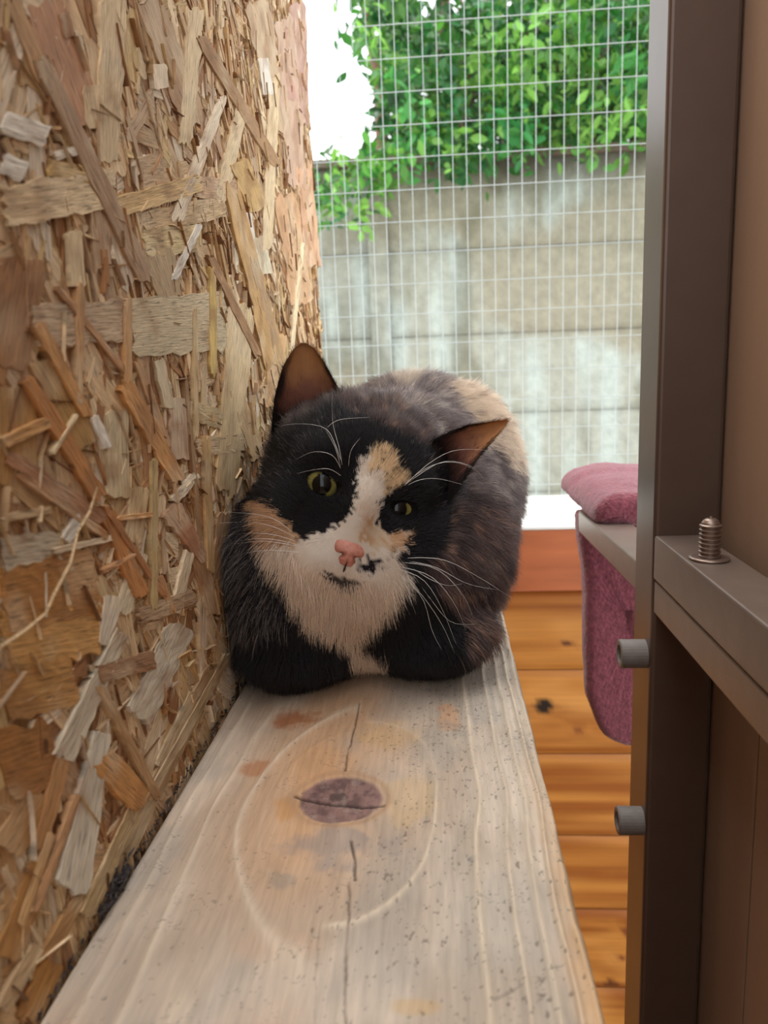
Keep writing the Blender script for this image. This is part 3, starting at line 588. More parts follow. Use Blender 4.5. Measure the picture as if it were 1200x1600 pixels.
for p in cl:
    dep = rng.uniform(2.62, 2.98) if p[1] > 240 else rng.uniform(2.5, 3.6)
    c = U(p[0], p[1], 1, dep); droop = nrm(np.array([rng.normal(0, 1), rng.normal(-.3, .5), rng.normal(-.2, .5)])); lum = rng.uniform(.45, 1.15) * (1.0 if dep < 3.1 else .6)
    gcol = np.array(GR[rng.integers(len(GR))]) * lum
    for k in range(rng.integers(12, 22)):
        t = rng.uniform(-.07, .07); cc = c + droop * t + rng.normal(0, .028, 3); d = nrm(droop * .5 + rng.normal(0, .8, 3) + np.array([0, -.2, -.35])); s = rng.uniform(.028, .058)
        pr = proj(cc[None])
        if pr[0, 0] > 1150 or pr[0, 0] < 470: continue
        if pr[0, 1] > 235 and cc[1] > 2.95: cc[1] = 2.9 - rng.random() * .1
        leaves.append((cc, d, rng.normal(0, 1, 3) + np.array([0, -.6, 1.0]), s, gcol * rng.uniform(.75, 1.3)))
leaves.sort(key=lambda L: -L[3] / L[0][1])
def leaf_mesh(ls): 
    V, Fc, C = [], [], []
    for i, (c, d, u, s, g) in enumerate(ls): V.append(leaf_verts(c, d, u, s)); Fc += [[k + 10 * i for k in f] for f in LF]; C.append(np.tile(np.clip(g * .85, 0, .8), (10, 1)))
    return np.concatenate(V), Fc, np.concatenate(C)
front = [l for l in leaves if l[0][1] < 2.95][:240]; ids = set(id(l) for l in front)
for l in front:
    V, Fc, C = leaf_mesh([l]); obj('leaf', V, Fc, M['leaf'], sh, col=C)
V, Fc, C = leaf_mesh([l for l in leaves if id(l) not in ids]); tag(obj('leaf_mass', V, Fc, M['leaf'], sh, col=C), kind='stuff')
# darker depth of the shrub behind
back = []
for i in range(5200):
    px_, py_ = rng.uniform(570, 1120), rng.uniform(-60, 262)
    if px_ < 612 and py_ < 240: continue
    if 640 < px_ < 830 and py_ < 28 and rng.random() < .85: continue
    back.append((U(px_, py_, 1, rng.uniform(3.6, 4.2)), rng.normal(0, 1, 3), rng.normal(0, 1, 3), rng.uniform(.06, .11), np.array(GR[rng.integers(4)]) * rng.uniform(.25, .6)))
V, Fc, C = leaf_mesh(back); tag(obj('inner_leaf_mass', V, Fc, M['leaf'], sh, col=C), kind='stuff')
parts = []
for i in range(26):
    x = rng.uniform(.0, 1.4); p0 = np.array([x, rng.uniform(3.2, 3.5), -1.25]); p1 = p0 + np.array([rng.normal(0, .15), abs(rng.normal(0, .1)), 2.3]); p2 = p1 + np.array([rng.normal(0, .4), rng.uniform(-.05, .2), .8]); parts.append(tube_mesh([p0, p1, p2], [.016, .01, .003], 6))
for i in range(3):
    p0 = U(600 + i * 5, 262 - 5 * i, 1, 3.05); parts.append(tube_mesh([p0, U(560 - 10 * i, 262 + 6 * i, 1, 2.9), U(525 - 8 * i, 295 + 14 * i, 1, 2.8)], [.006, .004, .002], 5))
V, Fc = join(parts); obj('branches', V, Fc, M['bark'], sh)
tk = [U(592, 265, 1, 3.3), U(596, 180, 1, 3.3), U(590, 110, 1, 3.3), U(575, 40, 1, 3.3), U(560, -60, 1, 3.3)]; tk[0][2] = -1.25
V, Fc = tube_mesh(tk, [.03, .026, .024, .02, .018], 8); obj('trunk', V, Fc, M['bark'], sh, smooth=True)

# ------------------------------------------------------------------ CAT
cat = tag(empty('cat', (-0.03, 0.45, 0.0)), 'tortoiseshell and white cat crouched like a loaf on the plank, head tilted', 'cat')
mid = np.array([-0.0381, 0.355, 0.0948])
hf = nrm(np.array([0.235, -0.955, 0.115])); hr = np.array([0.94, 0, -0.34]); hr = nrm(hr - hr.dot(hf) * hf); hu = np.cross(hf, hr)
if hu[2] < 0: hu = -hu
HC = mid - 0.0265 * hf
HL = lambda P: np.stack([(P - HC) @ hr, (P - HC) @ hu, (P - HC) @ hf], -1)
HW = lambda a_, b_, c_: HC + a_ * hr + b_ * hu + c_ * hf
def ell(P, c, r):
    q = (P - np.array(c, np.float32)); r = np.array(r, np.float32); k0 = np.sqrt(((q / r) ** 2).sum(-1)); k1 = np.sqrt(((q / r ** 2) ** 2).sum(-1)); return k0 * (k0 - 1) / np.maximum(k1, 1e-6)
def smin(a_, b_, k): h_ = np.clip(.5 + .5 * (b_ - a_) / k, 0, 1); return b_ * (1 - h_) + a_ * h_ - k * h_ * (1 - h_)
def smax(a_, b_, k): return -smin(-a_, -b_, k)
def cat_sdf(P):
    P = P.astype(np.float32); h_ = HL(P).astype(np.float32)
    d = ell(P, (-.037, .410, .052), (.061, .066, .052))                       # chest and shoulders
    for c, r, k in [((-.030, .475, .072), (.060, .080, .064), .02), ((-.020, .545, .080), (.064, .072, .068), .02),
                    ((.017, .548, .070), (.036, .056, .066), .014), ((-.062, .540, .050), (.036, .055, .050), .014),
                    ((-.068, .374, .019), (.034, .030, .019), .012), ((-.010, .378, .019), (.033, .030, .019), .012),
                    ((-.050, .367, .060), (.040, .030, .034), .014), ((-.078, .366, .055), (.025, .036, .046), .016), ((-.079, .362, .020), (.024, .028, .019), .010), ((.006, .44, .05), (.030, .05, .045), .015),
                    ((-.045, .40, .105), (.044, .036, .036), .02), ((-.05, .625, .02), (.05, .02, .016), .01)]:
        d = smin(d, ell(P, c, r), k)
    # head, in its own frame
    e = ell(h_, (0, .012, -.010), (.0425, .034, .040))
    for c, r, k in [((0, -.010, .004), (.043, .026, .028), .008), ((-.025, -.018, .003), (.0195, .016, .021), .010), ((.025, -.018, .003), (.0195, .016, .021), .010),
                    ((0, -.006, .027), (.0085, .020, .012), .008), ((0, -.024, .0285), (.0150, .0095, .0120), .006), ((-.0068, -.0302, .0305), (.0082, .0068, .0088), .003), ((.0068, -.0302, .0305), (.0082, .0068, .0088), .003),
                    ((0, -.0390, .0255), (.0090, .0058, .0090), .003), ((0, -.010, .033), (.0065, .016, .0075), .006), ((-.018, .014, .014), (.014, .008, .012), .008), ((.018, .014, .014), (.014, .008, .012), .008)]:
        e = smin(e, ell(h_, c, r), k)
    for s in (-1, 1):   # eye openings, tilted almond
        q = h_ - np.array((s * .0192, .0005, .0275), np.float32); a_ = math.radians(16) * s; qx = q[..., 0] * math.cos(a_) + q[..., 1] * math.sin(a_); qy = -q[..., 0] * math.sin(a_) + q[..., 1] * math.cos(a_)
        e = smax(e, -ell(np.stack([qx, qy, q[..., 2]], -1), (0, 0, 0), (.0080, .0054, .0085)), .0025)
    d = smin(d, e, .008)
    d = np.maximum(d, .0012 - P[..., 2]); d = smax(d, (WX + .0045) - P[..., 0], .006)
    return d
h = 0.00165; lo = np.array([-.1045, .325, -.003]); dims = [int(.19 / h), int(.335 / h), int(.175 / h)]
gx, gy, gz = [lo[i] + h * np.arange(dims[i]) for i in range(3)]
vol = np.empty(dims, np.float32)
for i in range(0, dims[0], 16):
    a_, b_, c_ = np.meshgrid(gx[i:i + 16], gy, gz, indexing='ij'); vol[i:i + 16] = cat_sdf(np.stack([a_, b_, c_], -1))
def surface_nets(vol, lo, h):
    s = vol < 0; nx_, ny_, nz_ = [k - 1 for k in vol.shape]; cnt = np.zeros((nx_, ny_, nz_), np.int8); corners = [(i, j, k) for i in (0, 1) for j in (0, 1) for k in (0, 1)]
    for (i, j, k) in corners: cnt += s[i:i + nx_, j:j + ny_, k:k + nz_]
    act = (cnt > 0) & (cnt < 8); idx = np.full(act.shape, -1, np.int64); I = np.argwhere(act); idx[act] = np.arange(len(I)); acc = np.zeros((len(I), 3)); n_ = np.zeros(len(I))
    for a_ in corners:
        for ax in range(3):
            if a_[ax]: continue
            b_ = list(a_); b_[ax] = 1; va = vol[I[:, 0] + a_[0], I[:, 1] + a_[1], I[:, 2] + a_[2]]; vb = vol[I[:, 0] + b_[0], I[:, 1] + b_[1], I[:, 2] + b_[2]]
            m = (va < 0) != (vb < 0); t = np.where(m, va / np.where(va == vb, 1, va - vb), 0); p = I + np.array(a_); p = p.astype(float); p[:, ax] += t; acc[m] += p[m]; n_[m] += 1
    V = lo + h * acc / n_[:, None]; Q = []
    for ax in range(3):
        u, v = (ax + 1) % 3, (ax + 2) % 3; sl = [slice(None)] * 3; sl[ax] = slice(0, -1); s0 = s[tuple(sl)]; sl[ax] = slice(1, None); s1 = s[tuple(sl)]
        E = np.argwhere(s0 != s1); E = E[(E[:, u] > 0) & (E[:, v] > 0) & (E[:, u] < vol.shape[u] - 1) & (E[:, v] < vol.shape[v] - 1)]; q = []
        for du, dv in ((-1, -1), (0, -1), (0, 0), (-1, 0)): e = E.copy(); e[:, u] += du; e[:, v] += dv; q.append(idx[e[:, 0], e[:, 1], e[:, 2]])
        q = np.stack(q, 1); fl_ = ~s0[E[:, 0], E[:, 1], E[:, 2]]; q[fl_] = q[fl_][:, ::-1]; Q.append(q[(q >= 0).all(1)])
    return V, np.concatenate(Q)
CV, CF = surface_nets(vol, lo, h)
def grad(P, e=.0012): return np.stack([cat_sdf(P + np.eye(3)[i] * e) - cat_sdf(P - np.eye(3)[i] * e) for i in range(3)], -1)
CN = grad(CV); CN /= np.linalg.norm(CN, axis=1)[:, None] + 1e-9

# markings: where each colour of fur grows, with shade tinted into the white chest
WHITE = [(600, 690), (616, 702), (630, 728), (640, 752), (612, 768), (598, 785), (588, 808), (590, 832), (612, 832), (645, 828), (640, 850), (622, 872), (632, 886), (645, 905), (648, 930), (622, 962), (600, 985), (572, 1008), (565, 1025), (600, 1042), (606, 1056), (575, 1062), (548, 1050), (545, 1030), (520, 1015), (480, 1000), (455, 965), (435, 930), (412, 905), (398, 880), (390, 855), (396, 835), (430, 838), (455, 852), (480, 838), (505, 832), (520, 828), (540, 812), (552, 795), (556, 770), (556, 740), (562, 718), (580, 700)]
GING = [(384, 782), (412, 785), (440, 812), (470, 842), (455, 856), (430, 856), (400, 862), (378, 820)]
BLZ = [(600, 690), (616, 702), (630, 728), (640, 752), (612, 768), (600, 770), (600, 735), (575, 735), (580, 700)]
NOSR = [(563, 835), (575, 800), (592, 832), (612, 832), (645, 828), (640, 852), (610, 862), (580, 862)]
BODYR = [(742, 740), (716, 775), (710, 830), (692, 872), (668, 890), (700, 950), (738, 985), (732, 1040), (760, 1060), (860, 1000), (860, 540), (520, 540), (528, 625), (556, 640), (600, 662), (640, 676), (668, 690), (760, 700)]
HAUNCH = [(700, 596), (760, 580), (835, 600), (840, 690), (828, 745), (802, 735), (785, 700), (768, 705), (752, 675), (735, 640), (716, 612)]
CLEFT = [(520, 620), (700, 660), (690, 690), (640, 690), (600, 680), (560, 690), (530, 660)]
def marks(P, N_):
    n = len(P); q = proj(P); jit = np.stack([noise(P[:, 0] * 420, P[:, 2] * 420, 3.) - .5, noise(P[:, 0] * 420, P[:, 2] * 420, 9.) - .5], 1) * 10; q = q + jit
    hl = HL(P); f1 = fbm(P[:, 0] * 90, P[:, 1] * 90, P[:, 2] * 90, 3); f2 = fbm(P[:, 0] * 220, P[:, 1] * 120, P[:, 2] * 220, 3); q = q + rng.normal(0, 3.2, q.shape)
    black = np.array((.011, .009, .011)); c = np.tile(black, (n, 1))
    # tortoiseshell body: brown-grey with warm flecks
    body = mix(np.array((.155, .095, .085)), np.array((.062, .038, .036)), sstep(.35, .65, f1)); body = mix(body, np.array((.34, .20, .14)), .75 * sstep(.56, .72, f2)); body = mix(body, np.array((.28, .22, .195)), .5 * sstep(.6, .8, fbm(P[:, 0] * 60 + 5, P[:, 1] * 60, P[:, 2] * 60, 3)))
    onbody = sstep(-.012, -.026, hl[:, 2]) * sstep(.020, .042, P[:, 2] + .35 * (P[:, 0] + .01) + .25 * (P[:, 1] - .36)); onbody = np.maximum(onbody, sstep(-.012, -.02, hl[:, 2]) * sstep(.0, .014, P[:, 0] - .004 + .3 * (P[:, 1] - .38)) * sstep(.004, .02, P[:, 2])); onbody = np.clip(onbody, 0, 1)
    c = mix(c, body, onbody)
    bm = inpoly(q, BODYR); c = np.where(bm[:, None], body, c)
    nape = sstep(.006, -.010, hl[:, 2] + .01 * (f1 - .5)) * sstep(.018, .03, hl[:, 1]); c = mix(c, mix(np.array((.16, .12, .115)), np.array((.36, .30, .26)), sstep(.45, .7, f2)), nape * .9)
    cream_ = np.array((.74, .60, .46)); hm = inpoly(q, HAUNCH) & (P[:, 1] > .44); c = np.where(hm[:, None], mix(cream_, np.array((.28, .19, .15)), sstep(.5, .72, f2)), c)
    hd = np.linalg.norm((P - np.array((-.022, .545, .152))) / np.array((.014, .04, .02)), axis=1); c = mix(c, cream_ * .8, .8 * (1 - sstep(.6, 1.1, hd)))
    front = (P[:, 1] < .405) & (N_[:, 1] < .35)
    w_ = inpoly(q, WHITE) & front; wcol = mix(np.array((.86, .76, .66)), np.array((.80, .67, .55)), sstep(.3, .7, f1)); wcol = mix(wcol, np.array((.76, .58, .43)), sstep(-.028, -.045, hl[:, 1])); c = np.where(w_[:, None], wcol, c)  # below the chin the white is painted tan, for shade and warm bounce
    g = inpoly(q, BLZ) & front; c = np.where(g[:, None], mix(np.array((.84, .62, .38)), np.array((.14, .08, .04)), sstep(.60, .66, fbm(q[:, 0] * .16, q[:, 1] * .06, 1., 2))), c)
    g = inpoly(q, GING) & front; c = np.where(g[:, None], mix(np.array((.55, .27, .12)), np.array((.62, .42, .26)), f1), c)
    g = inpoly(q, NOSR) & front; c = np.where(g[:, None], mix(np.array((.66, .40, .22)), np.array((.75, .58, .42)), sstep(.4, .6, f2)), c)
    br = np.exp(-((q[:, 0] - 570) / 10) ** 2 - ((q[:, 1] - 815) / 24) ** 2) * front; c = mix(c, np.array((.58, .34, .18)), .6 * br)
    def spot(px_, py_, rx, ry, col_, a_=1.0, ang=0):
        nonlocal c
        t = math.radians(ang); dx_, dy_ = q[:, 0] - px_, q[:, 1] - py_; u_, v_ = dx_ * math.cos(t) + dy_ * math.sin(t), -dx_ * math.sin(t) + dy_ * math.cos(t); m_ = (1 - sstep(.75, 1.1, np.hypot(u_ / rx, v_ / ry))) * front * (P[:, 1] < .37); c = mix(c, np.array(col_), a_ * m_)
    spot(577, 884, 21, 12, (.02, .015, .02)); spot(535, 912, 31, 12, (.03, .02, .022), .95, 6); spot(514, 905, 8, 8, (.03, .02, .022)); spot(468, 846, 6, 9, (.05, .03, .03), .8, -40)
    spot(618, 858, 6, 4, (.05, .03, .03), .8); spot(612, 872, 7, 4, (.05, .03, .03), .7)
    spot(530, 850, 12, 14, (.80, .66, .58), .6)
    return np.clip(c, 0, 1)
CC_ = marks(CV, CN)
# sockets and lips dark
hl = HL(CV)
for s in (-1, 1):
    d = np.linalg.norm((hl - np.array((s * .0192, .0005, .026))) / np.array((.0125, .0105, .014)), axis=1); CC_ = mix(CC_, np.array((.008, .007, .008)), (1 - sstep(.8, 1.05, d)) * (hl[:, 2] > .008))
body_dark = CC_ * .75
# ears: cupped shells that are part of the same mesh
def ear(inner, outer, back_dir, depth, tipcol, seed):
    """inner/outer: edge curves from base to tip as lists of 3D points"""
    ns, nt_ = 22, 17; V, G = [], []
    def along(C_, t):
        C_ = np.array(C_); L = np.concatenate([[0], np.cumsum(np.linalg.norm(np.diff(C_, axis=0), axis=1))]); L /= L[-1]; return np.array([np.interp(t, L, C_[:, k]) for k in range(3)])
    for side in (0, 1):
        for i in range(ns):
            s = i / (ns - 1); pi_, po = along(inner, s), along(outer, s)
            for j in range(nt_):
                t = j / (nt_ - 1); w_ = 1 - (2 * t - 1) ** 2; p = pi_ * (1 - t) + po * t + back_dir * depth * (w_ ** .8) * (1 - s) ** .55 * 1.0
                V.append(p + back_dir * .0014 * side * (0.25 + w_) ); G.append((s, t, side))
    g = grid_faces(ns, nt_); N0 = ns * nt_; Fq = np.concatenate([g, g[:, ::-1] + N0])
    e = [[i * nt_, (i + 1) * nt_, (i + 1) * nt_ + N0, i * nt_ + N0] for i in range(ns - 1)] + [[(i + 1) * nt_ - 1 + nt_, (i + 1) * nt_ - 1, (i + 1) * nt_ - 1 + N0, (i + 1) * nt_ - 1 + nt_ + N0] for i in range(ns - 1)] + [[(ns - 1) * nt_ + j, (ns - 1) * nt_ + j + 1, (ns - 1) * nt_ + j + 1 + N0, (ns - 1) * nt_ + j + N0] for j in range(nt_ - 1)]
    Fq = np.concatenate([Fq, np.array(e)]); V = np.array(V); G = np.array(G)
    s, t, side = G.T; f = fbm(V[:, 0] * 200, V[:, 1] * 200, V[:, 2] * 200, 3)
    ci = mix(np.array((.20, .085, .062)), np.array(tipcol) * 1.3, sstep(.35, .85, s + .3 * (f - .5))); ci = mix(ci, np.array((.02, .014, .014)), sstep(.42, .12, s)); ci = mix(ci, np.array((.012, .01, .01)), sstep(.13, .03, np.minimum(t, 1 - t) + .1 * (f - .5)) * sstep(1.02, .6, s))
    co = np.tile((.012, .010, .012), (len(V), 1)); col = np.where(side[:, None] > .5, co, ci); return V, Fq, col, G
E3 = lambda x, y, Y_: U(x, y, 1, Y_)
bk = nrm(np.array([.02, 1, -.10]))
earL = ear([E3(548, 668, .382), E3(538, 635, .388), E3(525, 600, .390), E3(508, 568, .392), E3(492, 545, .393), E3(478, 536, .394)], [E3(424, 690, .388), E3(425, 655, .386), E3(430, 615, .385), E3(441, 575, .388), E3(457, 547, .391), E3(470, 536, .394)], bk, .017, (.34, .17, .075), 1)
earR = ear([E3(655, 700, .382), E3(672, 690, .384), E3(700, 676, .386), E3(730, 664, .387), E3(765, 659, .388), E3(793, 656, .388)], [E3(700, 790, .376), E3(718, 758, .374), E3(738, 728, .374), E3(758, 703, .377), E3(777, 680, .382), E3(794, 659, .387)], bk, .014, (.36, .17, .07), 2)
n0 = len(CV); nL = len(earL[0])
AV = np.concatenate([CV, earL[0], earR[0]]); AF = np.concatenate([CF, earL[1] + n0, earR[1] + n0 + nL]); AC = np.concatenate([body_dark, earL[2], earR[2]])
body = obj('body', AV, AF, M['skin'], cat, smooth=True, col=AC)
body['kind'] = 'thing'

# fur
def flow(P, N_):
    hl_ = HL(P); nose_ = HW(0, -.016, .042); d1 = P - nose_; d1 /= np.linalg.norm(d1, axis=1)[:, None]; d1 = d1 - .35 * hf
    # the chin and cheek hair hangs
    d1 = d1 + np.array([0, 0, -.5]) * sstep(-.005, -.03, hl_[:, 1])[:, None]
    d2 = np.tile(np.array([.05, .75, -.65]), (len(P), 1)); d2 = d2 + np.stack([.5 * np.sign(P[:, 0] + .03) * sstep(.0, .05, np.abs(P[:, 0] + .03)), 0 * P[:, 0], -sstep(.40, .36, P[:, 1]) * 1.1], 1)
    d2[:, 1] *= np.where(P[:, 1] < .40, .25, 1)
    hh = sstep(.060, .046, np.linalg.norm(hl_ * np.array([1, 1.05, 1.0]), axis=1)); d = mix(d2[:, None, :], d1[:, None, :], hh[:, None])[:, 0] if False else d2 * (1 - hh[:, None]) + d1 * hh[:, None]
    d = d - (d * N_).sum(1)[:, None] * N_; return d / (np.linalg.norm(d, axis=1)[:, None] + 1e-6), hh, hl_
def make_fur(n, wfn, seed):
    T, B = sample(CV, CF, n, wfn); P = (CV[T] * B[:, :, None]).sum(1); N_ = (CN[T] * B[:, :, None]).sum(1); N_ /= np.linalg.norm(N_, axis=1)[:, None]
    D, hh, hl_ = flow(P, N_)
    # keep out of the eyes and nose
    keep = np.ones(n, bool)
    for s in (-1, 1):
        q = hl_ - np.array((s * .0192, .0005, .0275)); a_ = math.radians(16) * s; qx = q[:, 0] * math.cos(a_) + q[:, 1] * math.sin(a_); qy = -q[:, 0] * math.sin(a_) + q[:, 1] * math.cos(a_)
        keep &= ~((np.hypot(qx / .0078, qy / .0052) < 1) & (hl_[:, 2] > .008))
    keep &= ~((np.hypot(hl_[:, 0] / .0084, (hl_[:, 1] + .0238) / .0066) < 1) & (hl_[:, 2] > .03))
    keep &= P[:, 2] > .002
    P, N_, D, hh, hl_ = P[keep], N_[keep], D[keep], hh[keep], hl_[keep]; n = len(P)
    # length by place
    face = sstep(-.01, .02, hl_[:, 2]) * hh; L = .0125 * np.ones(n); L = L * (1 - face) + face * .0042; dn = np.linalg.norm(hl_ - np.array((0, -.018, .04)), axis=1); L = np.where(hh > .3, np.minimum(L, .0016 + .20 * np.maximum(dn - .004, 0)), L)
    chest = (1 - hh) * sstep(.42, .37, P[:, 1]); L = L - .002 * chest; cheek = hh * sstep(-.004, -.03, hl_[:, 1]) * sstep(.03, .0, hl_[:, 2]); L = L + .008 * cheek; L = L * (1 + .5 * (1 - hh) * (P[:, 0] < -.085) * (P[:, 2] > .04)); L = L * np.where(P[:, 2] < .018, .55, 1)
    L = L * rng.uniform(.65, 1.2, n); cl_ = np.stack([noise(P[:, 0] * 160, P[:, 1] * 160, P[:, 2] * 160 + 31 * k) - .5 for k in range(3)], 1)
    lift = .28 + .22 * (1 - hh) + .12 * rng.random(n); lift = np.where(dn < .028, .15, lift)
    R_ = rng.normal(0, .16, (n, 3)) + cl_ * .9 * (1 - .6 * face)[:, None]
    d0 = D + N_ * lift[:, None] * 1.6 + R_ * .5; d0 /= np.linalg.norm(d0, axis=1)[:, None]; d1 = D + N_ * lift[:, None] * .55 + R_ * 1.1 + np.array([0, 0, -.18]) * (1 - face)[:, None]; d1 /= np.linalg.norm(d1, axis=1)[:, None]
    p0 = P - N_ * .0006; p1 = p0 + d0 * L[:, None] * .35; p2 = p1 + (d0 + d1)[:] * .5 * L[:, None] * .33; p3 = p2 + d1 * L[:, None] * .36
    Q = np.stack([p0, p1, p2, p3], 1); col = marks(p2 * .7 + p3 * .3, N_)
    Q[..., 2] = np.maximum(Q[..., 2], .0009 + .0006 * rng.random((n, 1))); Q[..., 0] = np.maximum(Q[..., 0], WX + .0032)
    r = np.where(face > .5, .000060, np.where(col.mean(1) > .3, .000066, .000082)); rad = r[:, None] * np.array([1, .95, .7, .22])[None]
    var = np.where((hh < .5) & (col.mean(1) < .3), rng.uniform(.5, 1.75, n), rng.uniform(.82, 1.15, n))[:, None]; dark = (col.mean(1) < .1); col = col * var; qq = proj(P); left_ = inpoly(qq, [(325, 790), (395, 790), (405, 860), (440, 930), (455, 975), (400, 985), (325, 985)]); wh = (rng.random(n) < np.where(left_, .35, .045)) & dark & ((hl_[:, 2] < .02) | left_); col[wh] = np.array((.20, .17, .16)) * rng.uniform(.5, 1.4, (wh.sum(), 1))
    return Q, rad, col
def vis(c): # most hair where the photograph can see it, less at the back
    return np.where(c[:, 1] < .43, 1.0, .8) * np.where(np.linalg.norm(HL(c), axis=1) < .055, 2.6, 1) * np.where(c[:, 2] < .003, .02, 1) * np.where(c[:, 1] > .6, .5, 1)
Q, rad, col = make_fur(240000, vis, 1)
tag(hair_object('fur', Q, None, rad, M['fur'], cat, col), kind='stuff')
# hair inside and along the rim of the ears
for (V_, F_, C_, G_) in (earL, earR):
    n = 5200; T, B = sample(V_, F_, n); P = (V_[T] * B[:, :, None]).sum(1); g = (G_[T] * B[:, :, None]).sum(1); c = (C_[T] * B[:, :, None]).sum(1)
    base_, tip_ = V_[:17].mean(0), V_[21 * 17 + 8]; ax = nrm(tip_ - base_); keep = ((g[:, 2] > .5) | (np.minimum(g[:, 1], 1 - g[:, 1]) < .16) | (g[:, 0] < .3) | (rng.random(n) < .25)); P, g, c = P[keep], g[keep], c[keep]; n = len(P)
    nn_ = np.where(g[:, 2:3] > .5, bk, -bk); L = rng.uniform(.0015, .0032, n); L = np.where((g[:, 2] < .5) & (g[:, 0] < .35), L * 2.6, L); d = nn_ * .35 + ax * .9 + rng.normal(0, .2, (n, 3)); d /= np.linalg.norm(d, axis=1)[:, None]
    Qe = np.stack([P, P + d * L[:, None] * .5, P + d * L[:, None]], 1); hair_object('ear_hair', Qe, None, np.tile(np.array([.00006, .00005, .00002]), (n, 1)), M['fur'], cat, np.clip(c * rng.uniform(.8, 1.5, (n, 1)), 0, 1))['kind'] = 'stuff'
# eyes
def eye_mat():
    m = bpy.data.materials.new('cat_eye'); m.use_nodes = True; N = m.node_tree.nodes; L = m.node_tree.links; b = N['Principled BSDF']; b.inputs['Roughness'].default_value = .12; b.inputs['Coat Weight'].default_value = .1; b.inputs['Specular IOR Level'].default_value = .25; b.inputs['Coat Roughness'].default_value = .02
    a_ = N.new('ShaderNodeAttribute'); a_.attribute_name = 'Col'; L.new(a_.outputs['Color'], b.inputs['Base Color']); return m
EM = eye_mat()
for s in (-1, 1):
    c = HW(s * .0190, .0003, .0168); r = .0104; nu, nv = 40, 48; V = []; C = []
    gz_ = nrm(CP + np.array([0.0, 0, 0.02]) - c + 0.0 * hf); gz_ = nrm(gz_ * .9 + hf * .1 + (-.05 if s < 0 else 0.02) * hr); gx_ = nrm(np.cross(hu, gz_)); gy_ = np.cross(gz_, gx_)
    for i in range(nu):
        a_ = math.pi * i / (nu - 1)
        for j in range(nv):
            t = 2 * math.pi * j / nv; rr = math.sin(a_); dx_, dy_ = rr * math.cos(t), rr * math.sin(t); bul = 1 + .07 * max(0, 1 - (a_ / .8) ** 2)
            V.append(c + r * bul * (gx_ * dx_ + gy_ * dy_ + gz_ * math.cos(a_))); pr = math.hypot(dx_ / .40, dy_ / .56); f = noise(t * 9, rr * 3, 1.)
            col_ = np.array((.12, .115, .035)) * (0.6 + .8 * f); col_ = col_ if rr > .62 else np.array((.20, .175, .05)) * (0.7 + .6 * f)
            if pr < 1: col_ = np.array((.003, .003, .003))
            if rr > .80 or a_ > 1.5: col_ = np.array((.01, .008, .008))
            C.append(col_)
    Fc = [[i * nv + j, (i + 1) * nv + j, (i + 1) * nv + (j + 1) % nv, i * nv + (j + 1) % nv] for i in range(nu - 1) for j in range(nv)]
    obj('eye', V, Fc, EM, cat, smooth=True, col=C)
# nose leather: rounded triangle with two nostrils
nu, nv = 34, 34; V, C = [], []
for i in range(nu):
    for j in range(nv):
        u_, v_ = 2 * i / (nu - 1) - 1, 2 * j / (nv - 1) - 1; wd = .0086 * (0.50 + .50 * sstep(-1, .35, v_)) if v_ < .6 else .0086 * math.sqrt(max(0, 1 - ((v_ - .6) / .9) ** 2)); x = u_ * wd; y = -.0252 + v_ * .0062
        z_ = .0424 - .0042 * u_ * u_ - .0022 * max(0, v_) ** 2 * 1.2 - .0018 * max(0, -v_) ** 2; nd = min(math.hypot((abs(x) - .0042) / .0023, (y + .0266) / .0012 + 0.5 * (abs(x) - .0042) / .002) , 3)
        dip = math.exp(-nd ** 2 * 1.2); z_ -= .0022 * dip; z_ -= .0012 * math.exp(-(x / .0006) ** 2) * (1 if v_ < -.1 else 0) * min(1, max(0, -v_ * 1.5)); z_ += .0014; e = max(abs(u_), abs(v_)); z_ -= .006 * sstep(.86, 1.0, np.array(e))
        V.append(HW(x, y, float(z_))); cc = mix(np.array((.62, .28, .21)), np.array((.46, .16, .12)), np.array(float(noise(x * 900, y * 900)) * .8 + .2 * (v_ < 0))); cc = mix(cc, np.array((.12, .02, .02)), np.array(dip * .9)); C.append(cc)
o = obj('nose', V, grid_faces(nu, nv), M['nose'], cat, smooth=True, col=C)
# mouth line below the nose
V, Fc = tube_mesh([HW(0, -.0290, .0418), HW(0, -.0325, .0408), HW(0, -.0350, .0385)], [.0004, .0005, .0004], 6); obj('mouth_line', V, Fc, mat('lip', (.05, .02, .02), .5), cat, smooth=True)
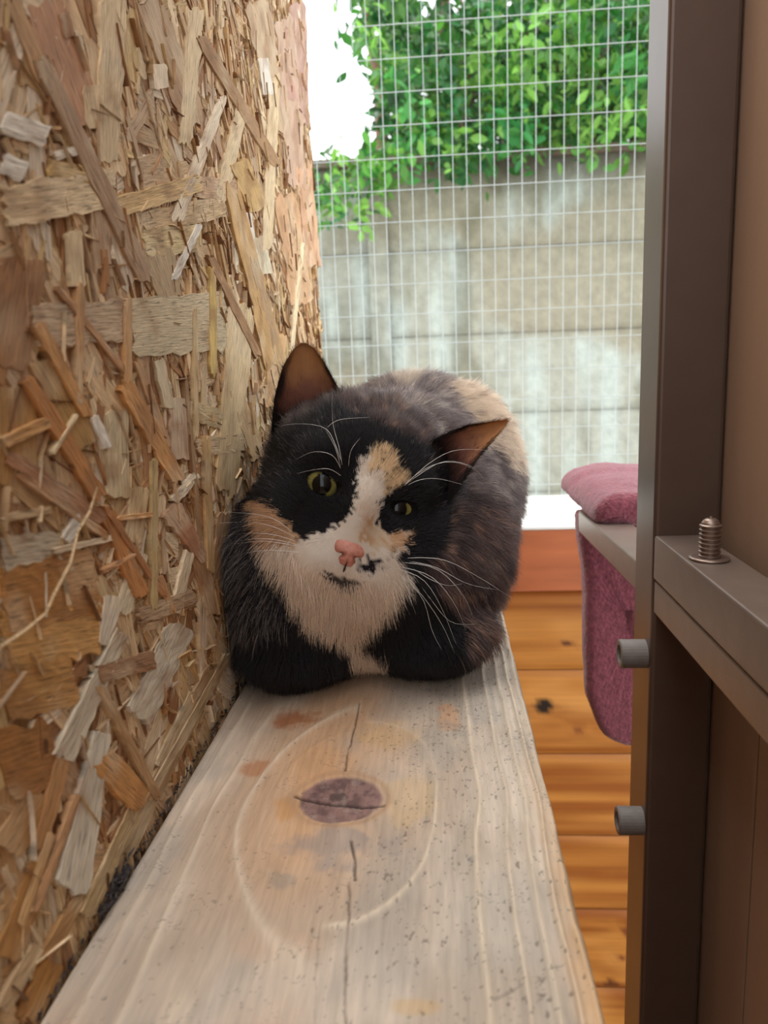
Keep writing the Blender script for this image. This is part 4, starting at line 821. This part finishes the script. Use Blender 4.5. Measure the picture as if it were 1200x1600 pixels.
# whiskers
WH = [[(538, 736), (522, 690), (506, 668), (470, 662), (440, 665)], [(536, 735), (530, 700), (520, 660), (519, 612)], [(534, 737), (524, 700), (509, 672)], [(535, 738), (520, 712), (490, 706), (462, 718)], [(535, 745), (515, 733), (490, 734), (464, 740)], [(544, 736), (548, 705), (563, 684)], [(509, 670), (530, 656), (578, 652)],
      [(628, 760), (660, 735), (690, 723), (720, 724), (742, 735)], [(630, 762), (655, 750), (685, 748), (722, 757)], [(626, 765), (665, 728), (700, 707), (730, 702), (760, 704)], [(640, 752), (690, 722), (735, 728), (757, 750)],
      [(462, 836), (430, 812), (395, 803), (345, 800)], [(465, 842), (430, 824), (390, 816), (330, 818)], [(468, 848), (430, 836), (390, 833), (345, 838)], [(470, 855), (435, 848), (400, 846), (350, 852)], [(474, 864), (430, 860), (395, 862), (355, 872)], [(468, 852), (420, 842), (370, 846), (338, 866)],
      [(612, 886), (660, 905), (690, 950), (712, 1005)], [(614, 890), (655, 925), (690, 975), (710, 1020)], [(618, 884), (672, 900), (708, 940), (728, 985)], [(622, 878), (680, 888), (720, 925), (738, 960)], [(628, 872), (690, 874), (745, 900), (800, 935)], [(632, 876), (680, 886), (730, 912), (780, 922)], [(624, 896), (660, 935), (675, 985), (690, 1015)], [(640, 890), (672, 935), (705, 972), (745, 975)], [(636, 882), (672, 905), (700, 915), (722, 912)], [(618, 893), (640, 935), (650, 960)]]
def bez(C_, n=12):
    C_ = np.array(C_); t = np.linspace(0, 1, len(C_)); tt = np.linspace(0, 1, n); out = []
    for x in tt:   # Catmull-Rom
        k = min(int(x * (len(C_) - 1)), len(C_) - 2); f = x * (len(C_) - 1) - k; p = [C_[max(k - 1, 0)], C_[k], C_[k + 1], C_[min(k + 2, len(C_) - 1)]]
        out.append(.5 * ((2 * p[1]) + (-p[0] + p[2]) * f + (2 * p[0] - 5 * p[1] + 4 * p[2] - p[3]) * f * f + (-p[0] + 3 * p[1] - 3 * p[2] + p[3]) * f ** 3))
    return out
def surf_depth(px_, py_):   # where the line of sight meets the head
    for y in np.arange(.325, .45, .001):
        if cat_sdf(U(px_, py_, 1, y)[None])[0] < .0: return y
    return .36
for i, wpts in enumerate(WH):
    y0 = surf_depth(*wpts[0]); n_ = len(wpts); P3 = []
    for k, p in enumerate(wpts):
        t = k / (n_ - 1); yk = surf_depth(*p); P3.append(U(p[0], p[1], 1, (y0 + .001) if k == 0 else min(yk - .006, y0 - .004 + .012 * t)))
    P3 = bez(P3); V, Fc = tube_mesh(P3, np.interp(np.linspace(0, 1, 12), [0, .3, 1], [.00014, .00011, .00002]), 5); obj('whisker', V, Fc, M['whisker'], cat, smooth=True)
